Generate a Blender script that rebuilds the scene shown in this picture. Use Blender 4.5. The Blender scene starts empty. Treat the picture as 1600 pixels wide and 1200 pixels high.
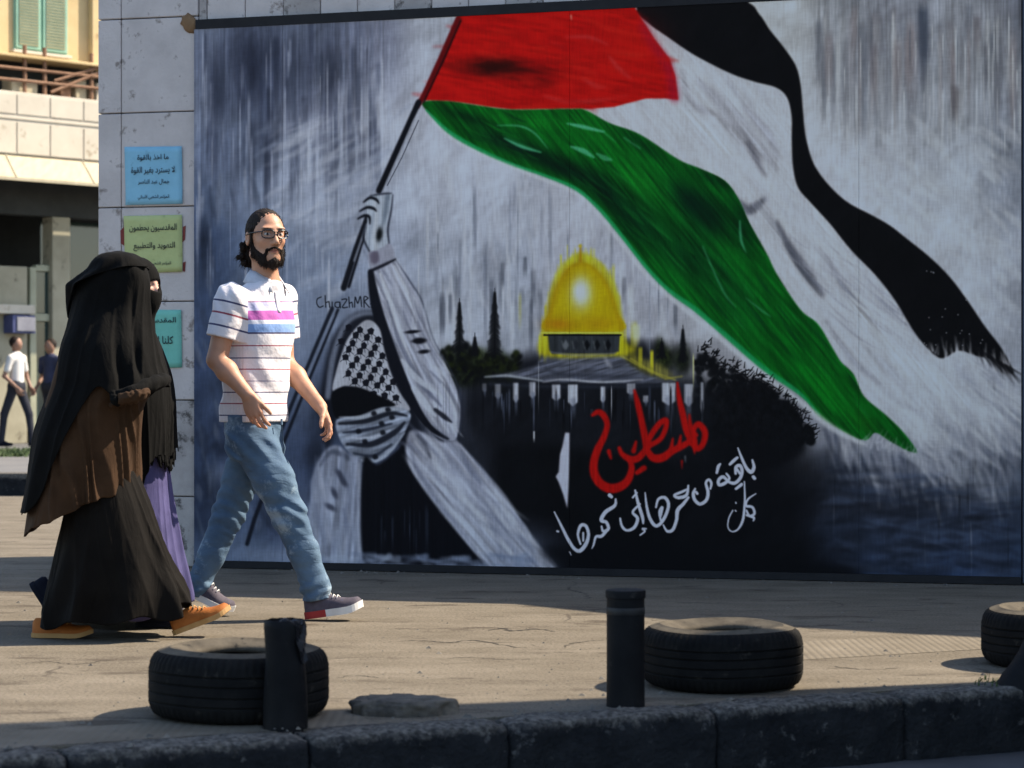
import bpy, bmesh, math, random
import numpy as np
from mathutils import Vector, Matrix

R = math.radians
# ------------------------------------------------------------------ camera, sky, sun, exposure
FPX, CAMH, HORIZON = 3600.0, 1.0, 600.0          # focal length in photo pixels (1600 wide), eye height, horizon row
SUN_EL, SUN_AZ = 46.0, 17.0                      # the sun stands to the right, a little behind the wall
scn = bpy.context.scene
col = scn.collection
cam_data = bpy.data.cameras.new('camera')
cam_data.sensor_width = 36.0
cam_data.lens = 36.0 * FPX / 1600.0
cam_data.clip_start, cam_data.clip_end = 0.1, 3000.0
cam_data.dof.use_dof = True
cam_data.dof.focus_distance = 10.4
cam_data.dof.aperture_fstop = 5.0
cam = bpy.data.objects.new('camera', cam_data)
cam.location = (0, 0, CAMH)
cam.rotation_euler = (R(90), 0, 0)
col.objects.link(cam)
scn.camera = cam

world = bpy.data.worlds.new('World')
scn.world = world
world.use_nodes = True
wn = world.node_tree
bg = wn.nodes['Background']
sky = wn.nodes.new('ShaderNodeTexSky')
sky.sky_type = 'NISHITA'
sky.sun_disc = False
sky.sun_elevation = R(SUN_EL)
sky.sun_rotation = R(90.0 - SUN_AZ)
wn.links.new(sky.outputs[0], bg.inputs[0])
bg.inputs[1].default_value = 0.136

sun_data = bpy.data.lights.new('sun', 'SUN')
sun_data.energy = 5.0
sun_data.angle = R(0.53)
sun_data.color = (1.0, 0.88, 0.71)
sun = bpy.data.objects.new('sun', sun_data)
to_sun = Vector((math.cos(R(SUN_EL)) * math.cos(R(SUN_AZ)), math.cos(R(SUN_EL)) * math.sin(R(SUN_AZ)), math.sin(R(SUN_EL))))
sun.rotation_euler = to_sun.to_track_quat('Z', 'Y').to_euler()
sun.location = (6, 4, 12)
col.objects.link(sun)

vs = scn.view_settings
vs.view_transform = 'Standard'
vs.look = 'None'
vs.exposure = 1.12
vs.gamma = 1.0
vs.use_curve_mapping = False
scn.cycles.max_bounces = 6

# ------------------------------------------------------------------ helpers
def at(px, py, Y):
    """point at depth Y seen at photo pixel (px, py)"""
    return Vector(((px - 800.0) * Y / FPX, Y, CAMH + (HORIZON - py) * Y / FPX))

def on_ground(px, py, z=0.0):
    Y = (CAMH - z) * FPX / (py - HORIZON)
    return Vector(((px - 800.0) * Y / FPX, Y, z))

def tag(o, label=None, cat=None, group=None, kind=None):
    if label: o['label'] = label
    if cat: o['category'] = cat
    if group: o['group'] = group
    if kind: o['kind'] = kind
    return o

def empty(name, loc=(0, 0, 0), rz=0.0):
    o = bpy.data.objects.new(name, None)
    o.empty_display_size = 0.1
    o.location = loc
    o.rotation_euler = (0, 0, rz)
    col.objects.link(o)
    return o

def put(name, mesh, mat=None, parent=None, smooth=False):
    """link a mesh object; vertices are given in world space, so undo the parent's own place"""
    o = bpy.data.objects.new(name, mesh)
    if mat is not None and not mesh.materials:
        mesh.materials.append(mat)
    if smooth:
        mesh.polygons.foreach_set('use_smooth', np.ones(len(mesh.polygons), dtype=bool))
    col.objects.link(o)
    if parent is not None:
        o.parent = parent
        m = parent_matrix(parent)
        o.matrix_parent_inverse = m.inverted()
    return o

def parent_matrix(p):
    m = Matrix.LocRotScale(p.location, p.rotation_euler, p.scale)
    if p.parent is not None:
        m = parent_matrix(p.parent) @ p.matrix_parent_inverse @ m
    return m

def mesh_from(name, verts, faces):
    me = bpy.data.meshes.new(name)
    me.from_pydata([tuple(v) for v in verts], [], [tuple(f) for f in faces])
    me.validate()
    me.update()
    return me

def fast_mesh(name, V, Q):
    """numpy verts (n,3) and quads (m,4)"""
    me = bpy.data.meshes.new(name)
    V = np.asarray(V, dtype=np.float32); Q = np.asarray(Q, dtype=np.int32)
    me.vertices.add(len(V)); me.vertices.foreach_set('co', V.ravel())
    me.loops.add(Q.size); me.loops.foreach_set('vertex_index', Q.ravel())
    me.polygons.add(len(Q))
    me.polygons.foreach_set('loop_start', np.arange(0, Q.size, 4, dtype=np.int32))
    me.polygons.foreach_set('loop_total', np.full(len(Q), 4, dtype=np.int32))
    me.update(calc_edges=True)
    return me

def bm_mesh(name, bm):
    me = bpy.data.meshes.new(name)
    bmesh.ops.recalc_face_normals(bm, faces=bm.faces)
    bm.to_mesh(me); bm.free()
    return me

def box_bm(x0, x1, y0, y1, z0, z1, bevel=0.0, M=None):
    bm = bmesh.new()
    bmesh.ops.create_cube(bm, size=1.0)
    for v in bm.verts:
        v.co = Vector(((v.co.x + .5) * (x1 - x0) + x0, (v.co.y + .5) * (y1 - y0) + y0, (v.co.z + .5) * (z1 - z0) + z0))
    if bevel:
        bmesh.ops.bevel(bm, geom=bm.edges[:], offset=bevel, segments=1, profile=.5, affect='EDGES')
    if M is not None:
        bm.transform(M)
    return bm

def box(name, x0, x1, y0, y1, z0, z1, mat, parent=None, bevel=0.0, M=None):
    return put(name, bm_mesh(name, box_bm(x0, x1, y0, y1, z0, z1, bevel, M)), mat, parent)

def tube_mesh(name, pts, rad, seg=10):
    pts = [Vector(p) for p in pts]
    n = len(pts)
    if not hasattr(rad, '__len__'): rad = [rad] * n
    V, F = [], []
    ref = Vector((0.13, 0.21, 0.97))
    for i, p in enumerate(pts):
        d = (pts[min(i + 1, n - 1)] - pts[max(i - 1, 0)]).normalized()
        a = d.cross(ref)
        if a.length < 1e-3: a = d.cross(Vector((1, 0, 0)))
        a.normalize(); b = d.cross(a)
        for k in range(seg):
            t = 2 * math.pi * k / seg
            V.append(p + (a * math.cos(t) + b * math.sin(t)) * rad[i])
    for i in range(n - 1):
        for k in range(seg):
            k2 = (k + 1) % seg
            F.append((i * seg + k, i * seg + k2, (i + 1) * seg + k2, (i + 1) * seg + k))
    F.append(tuple(reversed(range(seg)))); F.append(tuple(range((n - 1) * seg, n * seg)))
    return mesh_from(name, V, F)

# ------------------------------------------------------------------ materials
def s2l(c):
    c = np.asarray(c, dtype=float)
    return np.where(c <= 0.04045, c / 12.92, ((c + 0.055) / 1.055) ** 2.4)

def new_mat(name, rough=0.8, base=(0.5, 0.5, 0.5), spec=0.4):
    m = bpy.data.materials.new(name)
    m.use_nodes = True
    b = m.node_tree.nodes['Principled BSDF']
    b.inputs['Base Color'].default_value = (*base, 1)
    b.inputs['Roughness'].default_value = rough
    b.inputs['Specular IOR Level'].default_value = spec
    return m

def node(m, t, **kw):
    n = m.node_tree.nodes.new(t)
    for k, v in kw.items(): setattr(n, k, v)
    return n

def link(m, a, b): m.node_tree.links.new(a, b)
def bsdf(m): return m.node_tree.nodes['Principled BSDF']

def ramp(m, stops, interp='LINEAR'):
    n = node(m, 'ShaderNodeValToRGB')
    cr = n.color_ramp
    cr.interpolation = interp
    while len(cr.elements) < len(stops): cr.elements.new(0.5)
    for e, (p, c) in zip(cr.elements, stops):
        e.position = p; e.color = (*c, 1)
    return n

def noisy(name, c1, c2, scale=8.0, rough=0.85, bump=0.15, bscale=None, detail=6.0, spec=0.3, stretch=(1, 1, 1), spots=None, dist=0.004, obj=True):
    """two tones mixed by fractal noise, finer noise in the relief; spots = (colour, scale, threshold) adds blotches"""
    m = new_mat(name, rough, c1, spec)
    tc = node(m, 'ShaderNodeTexCoord'); mp = node(m, 'ShaderNodeMapping')
    mp.inputs['Scale'].default_value = stretch
    link(m, tc.outputs['Object'], mp.inputs['Vector'])
    n1 = node(m, 'ShaderNodeTexNoise'); n1.inputs['Scale'].default_value = scale; n1.inputs['Detail'].default_value = detail
    n1.inputs['Roughness'].default_value = 0.65
    link(m, mp.outputs[0], n1.inputs['Vector'])
    r = ramp(m, [(0.3, c1), (0.7, c2)])
    link(m, n1.outputs[0], r.inputs[0])
    out = r.outputs[0]
    if spots:
        n2 = node(m, 'ShaderNodeTexNoise'); n2.inputs['Scale'].default_value = spots[1]; n2.inputs['Detail'].default_value = 8
        n2.inputs['Roughness'].default_value = 0.7
        link(m, mp.outputs[0], n2.inputs['Vector'])
        rr = ramp(m, [(spots[2], (0, 0, 0)), (spots[2] + 0.08, (1, 1, 1))])
        link(m, n2.outputs[0], rr.inputs[0])
        mx = node(m, 'ShaderNodeMix', data_type='RGBA')
        link(m, rr.outputs[0], mx.inputs[0]); link(m, out, mx.inputs[6]); mx.inputs[7].default_value = (*spots[0], 1)
        out = mx.outputs[2]
    link(m, out, bsdf(m).inputs['Base Color'])
    n3 = node(m, 'ShaderNodeTexNoise'); n3.inputs['Scale'].default_value = bscale or scale * 6; n3.inputs['Detail'].default_value = 8
    link(m, mp.outputs[0], n3.inputs['Vector'])
    bp = node(m, 'ShaderNodeBump'); bp.inputs['Strength'].default_value = bump; bp.inputs['Distance'].default_value = dist
    link(m, n3.outputs[0], bp.inputs['Height'])
    link(m, bp.outputs[0], bsdf(m).inputs['Normal'])
    return m

def attr_mat(name, attr, rough=0.6, spec=0.3, bump=0.0, bscale=200.0):
    m = new_mat(name, rough, (.5, .5, .5), spec)
    a = node(m, 'ShaderNodeAttribute'); a.attribute_name = attr
    link(m, a.outputs['Color'], bsdf(m).inputs['Base Color'])
    if bump:
        n3 = node(m, 'ShaderNodeTexNoise'); n3.inputs['Scale'].default_value = bscale; n3.inputs['Detail'].default_value = 4
        tc = node(m, 'ShaderNodeTexCoord'); link(m, tc.outputs['Object'], n3.inputs['Vector'])
        bp = node(m, 'ShaderNodeBump'); bp.inputs['Strength'].default_value = bump; bp.inputs['Distance'].default_value = 0.002
        link(m, n3.outputs[0], bp.inputs['Height']); link(m, bp.outputs[0], bsdf(m).inputs['Normal'])
    return m

def set_color(me, name, C):
    a = me.color_attributes.new(name, 'FLOAT_COLOR', 'POINT')
    buf = np.ones((len(C), 4), dtype=np.float32); buf[:, :3] = C
    a.data.foreach_set('color', buf.ravel())

def set_float(me, name, A):
    a = me.attributes.new(name, 'FLOAT', 'POINT')
    a.data.foreach_set('value', np.asarray(A, dtype=np.float32))

MAT = {}
MAT['asphalt'] = noisy('asphalt', (.045, .046, .05), (.075, .075, .078), 3.0, .9, .5, 160, spec=.25)
MAT['stone'] = noisy('limestone_cladding', (.47, .425, .405), (.60, .545, .52), 5.0, .85, .6, 60, spots=((.25, .215, .195), 10.0, .575))
MAT['stone_dark'] = noisy('weathered_limestone', (.31, .28, .265), (.46, .42, .395), 6.0, .88, .5, 60, spots=((.09, .08, .075), 7.0, .54))
MAT['mortar'] = noisy('mortar', (.09, .08, .073), (.16, .145, .13), 12.0, .95, .3, 80)
MAT['brown_patch'] = noisy('exposed_render', (.16, .09, .045), (.24, .15, .08), 20.0, .95, .6, 60)
MAT['frame_black'] = noisy('black_frame', (.006, .006, .008), (.014, .014, .016), 10.0, .7, .2, 60)
MAT['kerb'] = noisy('worn_black_kerb_paint', (.008, .009, .0105), (.022, .023, .025), 9.0, .9, 1.0, 55, spots=((.085, .083, .08), 15.0, .60), dist=.012, spec=.12)
MAT['rubber'] = noisy('tyre_rubber', (.006, .006, .0065), (.013, .0125, .012), 14.0, .8, .35, 160, spots=((.035, .031, .026), 16.0, .60), spec=.07)
MAT['dusty_rubber'] = noisy('dusty_tyre_sidewall', (.05, .043, .034), (.115, .098, .074), 11.0, .9, .3, 120, spots=((.018, .017, .016), 14.0, .60), spec=.1)
MAT['bollard'] = noisy('black_bollard_paint', (.005, .0052, .006), (.011, .011, .012), 9.0, .6, .25, 70, spots=((.03, .028, .026), 14.0, .60), spec=.1)
MAT['bag'] = noisy('crumpled_black_plastic', (.006, .006, .009), (.014, .014, .018), 12.0, .45, .3, 90, spec=.25)
MAT['lump'] = noisy('broken_asphalt_lump', (.04, .036, .032), (.15, .128, .10), 9.0, .95, 1.0, 45, dist=.01)
MAT['leaf'] = noisy('dry_green_blades', (.03, .055, .018), (.07, .10, .03), 30.0, .7, .1)
MAT['grit'] = noisy('grit', (.05, .048, .045), (.2, .18, .15), 30.0, .95, .3)

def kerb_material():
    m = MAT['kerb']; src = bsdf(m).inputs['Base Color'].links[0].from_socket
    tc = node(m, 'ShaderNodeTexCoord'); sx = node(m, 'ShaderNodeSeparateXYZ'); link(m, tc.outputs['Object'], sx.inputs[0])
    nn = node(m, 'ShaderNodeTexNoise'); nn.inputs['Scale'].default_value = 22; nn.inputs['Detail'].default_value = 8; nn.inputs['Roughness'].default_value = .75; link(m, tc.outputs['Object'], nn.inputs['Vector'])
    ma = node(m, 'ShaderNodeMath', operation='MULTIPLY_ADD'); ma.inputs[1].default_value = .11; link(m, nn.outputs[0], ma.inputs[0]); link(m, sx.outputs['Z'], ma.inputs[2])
    rr = ramp(m, [(.030, (0, 0, 0)), (.062, (1, 1, 1))]); link(m, ma.outputs[0], rr.inputs[0])      # paint worn towards the top; the sunlit top edge put into the colour too
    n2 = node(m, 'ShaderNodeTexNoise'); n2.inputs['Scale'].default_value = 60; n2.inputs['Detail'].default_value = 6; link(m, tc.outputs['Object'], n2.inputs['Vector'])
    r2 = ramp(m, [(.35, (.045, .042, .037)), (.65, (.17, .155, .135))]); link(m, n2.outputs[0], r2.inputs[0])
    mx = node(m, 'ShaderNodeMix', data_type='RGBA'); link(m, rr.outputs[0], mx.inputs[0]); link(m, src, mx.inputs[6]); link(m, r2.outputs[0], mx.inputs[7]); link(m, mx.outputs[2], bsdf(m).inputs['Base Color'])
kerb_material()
def paving_material():
    m = noisy('beige_concrete_paving', (.118, .099, .073), (.190, .163, .126), 2.8, .92, .9, 70, stretch=(.6, 1.4, 1), spots=((.088, .072, .054), 3.2, .555), spec=.15, dist=.008)
    # hairline cracks and dark patches: a second colour layer over the first one
    nt = m.node_tree
    src = bsdf(m).inputs['Base Color'].links[0].from_socket
    tc = node(m, 'ShaderNodeTexCoord')
    nz = node(m, 'ShaderNodeTexNoise'); nz.inputs['Scale'].default_value = 2.6; nz.inputs['Detail'].default_value = 5
    link(m, tc.outputs['Object'], nz.inputs['Vector'])
    mixv = node(m, 'ShaderNodeMix', data_type='VECTOR'); mixv.inputs[0].default_value = .22
    link(m, tc.outputs['Object'], mixv.inputs[4]); link(m, nz.outputs['Color'], mixv.inputs[5])
    vo = node(m, 'ShaderNodeTexVoronoi', feature='DISTANCE_TO_EDGE'); vo.inputs['Scale'].default_value = .85
    link(m, mixv.outputs[1], vo.inputs['Vector'])
    rr = ramp(m, [(0.0, (1, 1, 1)), (0.008, (0, 0, 0))]); link(m, vo.outputs['Distance'], rr.inputs[0])
    n4 = node(m, 'ShaderNodeTexNoise'); n4.inputs['Scale'].default_value = 1.4; link(m, tc.outputs['Object'], n4.inputs['Vector'])
    r4 = ramp(m, [(.54, (0, 0, 0)), (.62, (1, 1, 1))]); link(m, n4.outputs[0], r4.inputs[0])
    mul = node(m, 'ShaderNodeMath', operation='MULTIPLY'); link(m, rr.outputs[0], mul.inputs[0]); link(m, r4.outputs[0], mul.inputs[1])
    mx = node(m, 'ShaderNodeMix', data_type='RGBA'); link(m, mul.outputs[0], mx.inputs[0]); link(m, src, mx.inputs[6]); mx.inputs[7].default_value = (.07, .058, .045, 1)
    # grit speckle
    n5 = node(m, 'ShaderNodeTexNoise'); n5.inputs['Scale'].default_value = 90; n5.inputs['Detail'].default_value = 3; link(m, tc.outputs['Object'], n5.inputs['Vector'])
    r5 = ramp(m, [(.33, (.62, .6, .58)), (.52, (1, 1, 1))]); link(m, n5.outputs[0], r5.inputs[0])
    m2 = node(m, 'ShaderNodeMix', data_type='RGBA', blend_type='MULTIPLY'); m2.inputs[0].default_value = 1
    link(m, mx.outputs[2], m2.inputs[6]); link(m, r5.outputs[0], m2.inputs[7])
    link(m, m2.outputs[2], bsdf(m).inputs['Base Color'])
    return m
MAT['paving'] = paving_material()

def tactile_material():
    m = noisy('tactile_paving', (.118, .099, .073), (.185, .158, .121), 2.8, .92, .3, 80, spec=.15)
    tc = node(m, 'ShaderNodeTexCoord')
    vo = node(m, 'ShaderNodeTexVoronoi'); vo.inputs['Scale'].default_value = 34; vo.inputs['Randomness'].default_value = 0.0
    link(m, tc.outputs['Object'], vo.inputs['Vector'])
    bp = node(m, 'ShaderNodeBump'); bp.inputs['Strength'].default_value = .6; bp.inputs['Distance'].default_value = .005; bp.invert = True
    rr = ramp(m, [(.2, (0, 0, 0)), (.45, (1, 1, 1))]); link(m, vo.outputs['Distance'], rr.inputs[0])
    link(m, rr.outputs[0], bp.inputs['Height']); link(m, bp.outputs[0], bsdf(m).inputs['Normal'])
    return m
MAT['tactile'] = tactile_material()

# ------------------------------------------------------------------ ground, pavement, kerb
def sheet(name, pts, z, mat):
    return put(name, mesh_from(name, [(p[0], p[1], z) for p in pts], [tuple(range(len(pts)))]), mat)

tag(sheet('road', [(-900, -60), (900, -60), (900, 1500), (-900, 1500)], -0.2, MAT['asphalt']), kind='structure')

KA = on_ground(120, 1180); KB = on_ground(1500, 1085)          # the kerb's front top edge
KD = (KB - KA).normalized(); KN = Vector((-KD.y, KD.x, 0))      # along it, and away from the road
def kerb_pt(s, d=0.0, z=0.0):
    p = KA + KD * s + KN * d
    return Vector((p.x, p.y, z))
pv = [kerb_pt(-14, .175), kerb_pt(22, .175), Vector((40, 20.5, 0)), Vector((-30, 20.5, 0))]
bm = bmesh.new()
top = [bm.verts.new((p.x, p.y, 0)) for p in pv]; low = [bm.verts.new((p.x, p.y, -.24)) for p in pv]
bm.faces.new(top)
for i in range(4): bm.faces.new((top[i], low[i], low[(i + 1) % 4], top[(i + 1) % 4]))
tag(put('pavement', bm_mesh('pavement', bm), MAT['paving']), kind='structure')

# two tactile strips let into the pavement
for q in ([kerb_pt(-1.2, .19), kerb_pt(.95, .19), kerb_pt(.95, .49), kerb_pt(-1.2, .49)], [kerb_pt(2.9, 1.0), kerb_pt(5.6, 1.0), kerb_pt(5.6, 1.5), kerb_pt(2.9, 1.5)]):
    tag(sheet('tactile_paving', q, .0015, MAT['tactile']), kind='structure')

kerb = empty('kerb', kerb_pt(0)); tag(kerb, kind='structure')
rng = random.Random(5)
def kerb_stone(s0, s1, seed):
    r = random.Random(seed)
    nx, nu = 46, 12
    prof = [(0.0, -.25), (.0, -.20), (-.002, -.15), (-.003, -.11), (-.002, -.07), (.0, -.04), (.002, -.018), (.009, -.004), (.022, .004), (.045, .006), (.08, .007), (.12, .006), (.165, .004), (.172, -.02), (.172, -.25)]
    V, F = [], []
    for i in range(nx + 1):
        t = i / nx
        e = .010 * (1 - min(1, min(t, 1 - t) * 9))
        for d, z in prof:
            n = Vector((s0 * 3 + t * 6.3 + seed, d * 21, z * 21))
            from mathutils import noise as mn
            w = mn.noise(n) * .009 + mn.noise(n * 3.1) * .006 + mn.noise(n * 7) * .004 + mn.noise(n * 15) * .002
            dd = d + (w + e if d < .03 else 0)
            zz = z + (w * .8 - e if -.03 < z else 0)
            V.append(kerb_pt(s0 + (s1 - s0) * t, dd, zz))
    n = len(prof)
    for i in range(nx):
        for k in range(n - 1):
            F.append((i * n + k, (i + 1) * n + k, (i + 1) * n + k + 1, i * n + k + 1))
    F.append(tuple(range(n))); F.append(tuple(reversed(range(nx * n, nx * n + n))))
    me = mesh_from('kerb_stone', V, F)
    bm = bmesh.new(); bm.from_mesh(me); bmesh.ops.recalc_face_normals(bm, faces=bm.faces); bm.to_mesh(me); bm.free()
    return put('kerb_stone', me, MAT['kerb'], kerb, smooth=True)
s = -.72
for k, ln in enumerate([.70, .69, .62, .70, .69, .70, .69, .7, .68, .7]):
    kerb_stone(s + .006, s + ln - .006, 11 + 7 * k)
    s += ln

# far side of the street: kerb, pavement, a strip of grass
far = box('far_kerb', -40, -3, 24.7, 25.1, -.2, .04, MAT['kerb']); tag(far, kind='structure')
farp = box('far_pavement', -60, 30, 25.104, 60, -.22, .0, noisy('far_pavement', (.10, .10, .105), (.15, .145, .14), 1.0, .9, .3, 40)); tag(farp, kind='structure')

# ------------------------------------------------------------------ the clad wall and the painted boards on it
WP0 = on_ground(303, 887); WP1 = on_ground(1600, 915)
WD = (WP1 - WP0).normalized()                       # along the wall, to the right
WN = Vector((WD.y, -WD.x, 0))                       # out of the wall, towards the street
if WN.y > 0: WN = -WN
def wall(u, v, out=0.0):
    p = WP0 + WD * u + WN * out
    return Vector((p.x, p.y, v))
def wall_uv(px, py):
    d = Vector(((px - 800) / FPX, 1.0, (HORIZON - py) / FPX))
    o = Vector((0, 0, CAMH))
    t = (WP0 - o).dot(WN) / d.dot(WN)
    p = o + d * t
    return (p - WP0).dot(WD), p.z
WM = Matrix(((WD.x, -WN.x, 0, WP0.x), (WD.y, -WN.y, 0, WP0.y), (0, 0, 1, 0), (0, 0, 0, 1)))   # (u, into the wall, up) -> world

U_END = wall_uv(1596, 700)[0]
U_LEFT = wall_uv(150, 400)[0]
V_TOP0 = wall_uv(303, 46)[1]
V_TOP1 = wall_uv(1180, 3)[1]
U_T1 = wall_uv(1180, 3)[0]
def v_top(u): return V_TOP0 + (V_TOP1 - V_TOP0) * u / U_T1
V_BOT = 0.012

# core of the wall: a ramp abutment whose top climbs to the right, beyond the frame
WALL_H = 3.16
stone_wall = empty('stone_wall', wall(0, 0))
tag(stone_wall, 'wall clad in pale limestone slabs carrying the painted boards', 'wall')
bm = bmesh.new()
prof = [(U_LEFT + .004, 0), (U_LEFT + .004, WALL_H - .006), (4.75, WALL_H - .006), (6.6, 4.3), (12.0, 6.3), (12.0, 0)]
a = [bm.verts.new(WM @ Vector((u, .062, v))) for u, v in prof]
b = [bm.verts.new(WM @ Vector((u, .9, v))) for u, v in prof]
bm.faces.new(a); bm.faces.new(list(reversed(b)))
for i in range(len(prof)): bm.faces.new((a[i], b[i], b[(i + 1) % 6], a[(i + 1) % 6]))
put('masonry_core', bm_mesh('masonry_core', bm), MAT['mortar'], stone_wall)

def slab(u0, u1, v0, v1, mat, seed=0, proud=0.0):
    r = random.Random(seed)
    bm = box_bm(u0, u1, .03 - proud - r.uniform(0, .003), .066, v0, v1, .004, None)
    bm.transform(WM)
    return put('stone_slab', bm_mesh('stone_slab', bm), mat, stone_wall)
rows = [0.0, .385, .912, 1.452, 1.972, 2.49, 3.008, WALL_H]
u185 = wall_uv(186, 400)[0]
for i in range(len(rows) - 1):
    m_ = MAT['stone_dark'] if rows[i] < .9 else MAT['stone']
    top_ = rows[i + 1] - .003
    slab(U_LEFT, u185 - .002, rows[i] + .003, top_, m_, i)
    slab(u185 + .002, .012, rows[i] + .003, top_, m_, i + 40)
# the course above the boards
un = wall_uv(320, 10)[0]; k = 0
u = .016
edges = [.016] + [wall_uv(x, 10)[0] for x in (320, 380, 440, 498, 556, 614, 672)]
while edges[-1] < 4.6: edges.append(edges[-1] + .203)
for i in range(len(edges) - 1):
    slab(edges[i] + .002, edges[i + 1] - .002, 2.975, WALL_H, MAT['stone'] if i % 3 else MAT['stone_dark'], 90 + i)
# a lump of bare render where a corner of the cladding has broken away
bm = bmesh.new(); bmesh.ops.create_icosphere(bm, subdivisions=3, radius=1.0)
from mathutils import noise as mnoise
c0 = Vector((*wall_uv(294, 36), 0)); 
for v in bm.verts:
    n = 1 + .35 * mnoise.noise(v.co * 2.3)
    v.co = Vector((c0.x + v.co.x * .055 * n, .03 + v.co.y * .02, c0.y + v.co.z * .05 * n - .02 * v.co.x))
bm.transform(WM); put('broken_corner', bm_mesh('broken_corner', bm), MAT['brown_patch'], stone_wall, smooth=True)

# ---- painter: a canvas in wall metres, 320 dots to the metre
PPM = 320.0
CW, CH = int(U_END * PPM) + 8, int(3.06 * PPM)
def cv(p):
    u, v = wall_uv(p[0], p[1])
    return (u * PPM, (3.05 - v) * PPM)
CAN = np.zeros((CH, CW, 3))
YY, XX = np.mgrid[0:CH, 0:CW].astype(np.float64)
_rng = np.random.RandomState(3)
_tab = _rng.rand(256, 256)
def vnoise(lx, ly, seed=0, ang=0.0, warp=0.0):
    c, s_ = math.cos(ang), math.sin(ang)
    x = (XX * c + YY * s_); y = (-XX * s_ + YY * c)
    if warp:
        x = x + warp * (vnoise(90, 90, seed + 51) - .5) * 2
    x = x / lx + seed * 17.3; y = y / ly + seed * 9.1
    xi = np.floor(x).astype(int); yi = np.floor(y).astype(int)
    fx = x - xi; fy = y - yi
    fx = fx * fx * (3 - 2 * fx); fy = fy * fy * (3 - 2 * fy)
    g = lambda a, b: _tab[(a + seed * 31) & 255, (b + seed * 57) & 255]
    return (g(xi, yi) * (1 - fx) + g(xi + 1, yi) * fx) * (1 - fy) + (g(xi, yi + 1) * (1 - fx) + g(xi + 1, yi + 1) * fx) * fy

def catmull(P, closed, n=6):
    P = np.asarray(P, float); m = len(P); out = []
    rngi = range(m) if closed else range(m - 1)
    for i in rngi:
        if closed: p0, p1, p2, p3 = P[(i - 1) % m], P[i], P[(i + 1) % m], P[(i + 2) % m]
        else: p0, p1, p2, p3 = P[max(i - 1, 0)], P[i], P[i + 1], P[min(i + 2, m - 1)]
        for k in range(n):
            t = k / n
            out.append(.5 * (2 * p1 + (p2 - p0) * t + (2 * p0 - 5 * p1 + 4 * p2 - p3) * t * t + (3 * p1 - p0 - 3 * p2 + p3) * t ** 3))
    if not closed: out.append(P[-1])
    return np.array(out)

def boxblur(M, r):
    r = int(round(r))
    if r < 1: return M
    for ax in (0, 1):
        for _ in range(2):
            pad = [(0, 0), (0, 0)]; pad[ax] = (r + 1, r)
            c = np.cumsum(np.pad(M, pad, mode='edge'), axis=ax)
            n = M.shape[ax]
            if ax == 0: M = (c[2 * r + 1:2 * r + 1 + n] - c[0:n]) / (2 * r + 1)
            else: M = (c[:, 2 * r + 1:2 * r + 1 + n] - c[:, 0:n]) / (2 * r + 1)
    return M

def poly_mask(pts, soft=0.0):
    """coverage of a polygon (canvas dots), non-zero winding; returns (y0, x0, mask)"""
    P = np.asarray(pts, float); pad = int(soft * 3) + 3
    x0 = max(0, int(P[:, 0].min()) - pad); x1 = min(CW, int(P[:, 0].max()) + pad + 1)
    y0 = max(0, int(P[:, 1].min()) - pad); y1 = min(CH, int(P[:, 1].max()) + pad + 1)
    if x1 <= x0 or y1 <= y0: return 0, 0, np.zeros((0, 0))
    M = np.zeros((y1 - y0, x1 - x0)); w = x1 - x0
    A = P; B = np.roll(P, -1, axis=0)
    dy = B[:, 1] - A[:, 1]; ok = np.abs(dy) > 1e-9
    A, B, dy = A[ok], B[ok], dy[ok]
    lo = np.minimum(A[:, 1], B[:, 1]); hi = np.maximum(A[:, 1], B[:, 1]); sg = np.sign(dy)
    SS = 3
    for yi in range(y0, y1):
        row = M[yi - y0]
        for q in range(SS):
            y = yi + (q + .5) / SS
            hit = (lo <= y) & (y < hi)
            if not hit.any(): continue
            xs = A[hit, 0] + (y - A[hit, 1]) / dy[hit] * (B[hit, 0] - A[hit, 0]); ss = sg[hit]
            o = np.argsort(xs); xs = xs[o]; ss = ss[o]; wd = 0
            for j in range(len(xs) - 1):
                wd += ss[j]
                if wd != 0:
                    xa = min(max(xs[j] - x0, 0), w - 1e-6); xb = min(max(xs[j + 1] - x0, 0), w - 1e-6)
                    ia, ib = int(xa), int(xb)
                    if ia == ib: row[ia] += xb - xa
                    else:
                        row[ia] += ia + 1 - xa; row[ia + 1:ib] += 1; row[ib] += xb - ib
    M = np.clip(M / SS, 0, 1)
    return y0, x0, boxblur(M, soft)

def paint(mask3, color, op=1.0, tex=None, amp=0.0):
    y0, x0, M = mask3
    if M.size == 0: return
    h, w = M.shape
    reg = CAN[y0:y0 + h, x0:x0 + w]
    c = np.asarray(color, float) / 255.0
    if c.ndim == 1: c = np.broadcast_to(c, reg.shape)
    else: c = c[y0:y0 + h, x0:x0 + w]
    if tex is not None: c = np.clip(c * (1 + amp * (tex[y0:y0 + h, x0:x0 + w, None] - .5) * 2), 0, 1)
    a = (M * op)[..., None]
    reg[:] = reg * (1 - a) + c * a

def fill(pts, color, op=1.0, soft=1.0, smooth=True, tex=None, amp=0.0):
    P = [cv(p) for p in pts]
    if smooth: P = catmull(P, True)
    mk = poly_mask(P, soft); paint(mk, color, op, tex, amp); return mk

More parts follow.
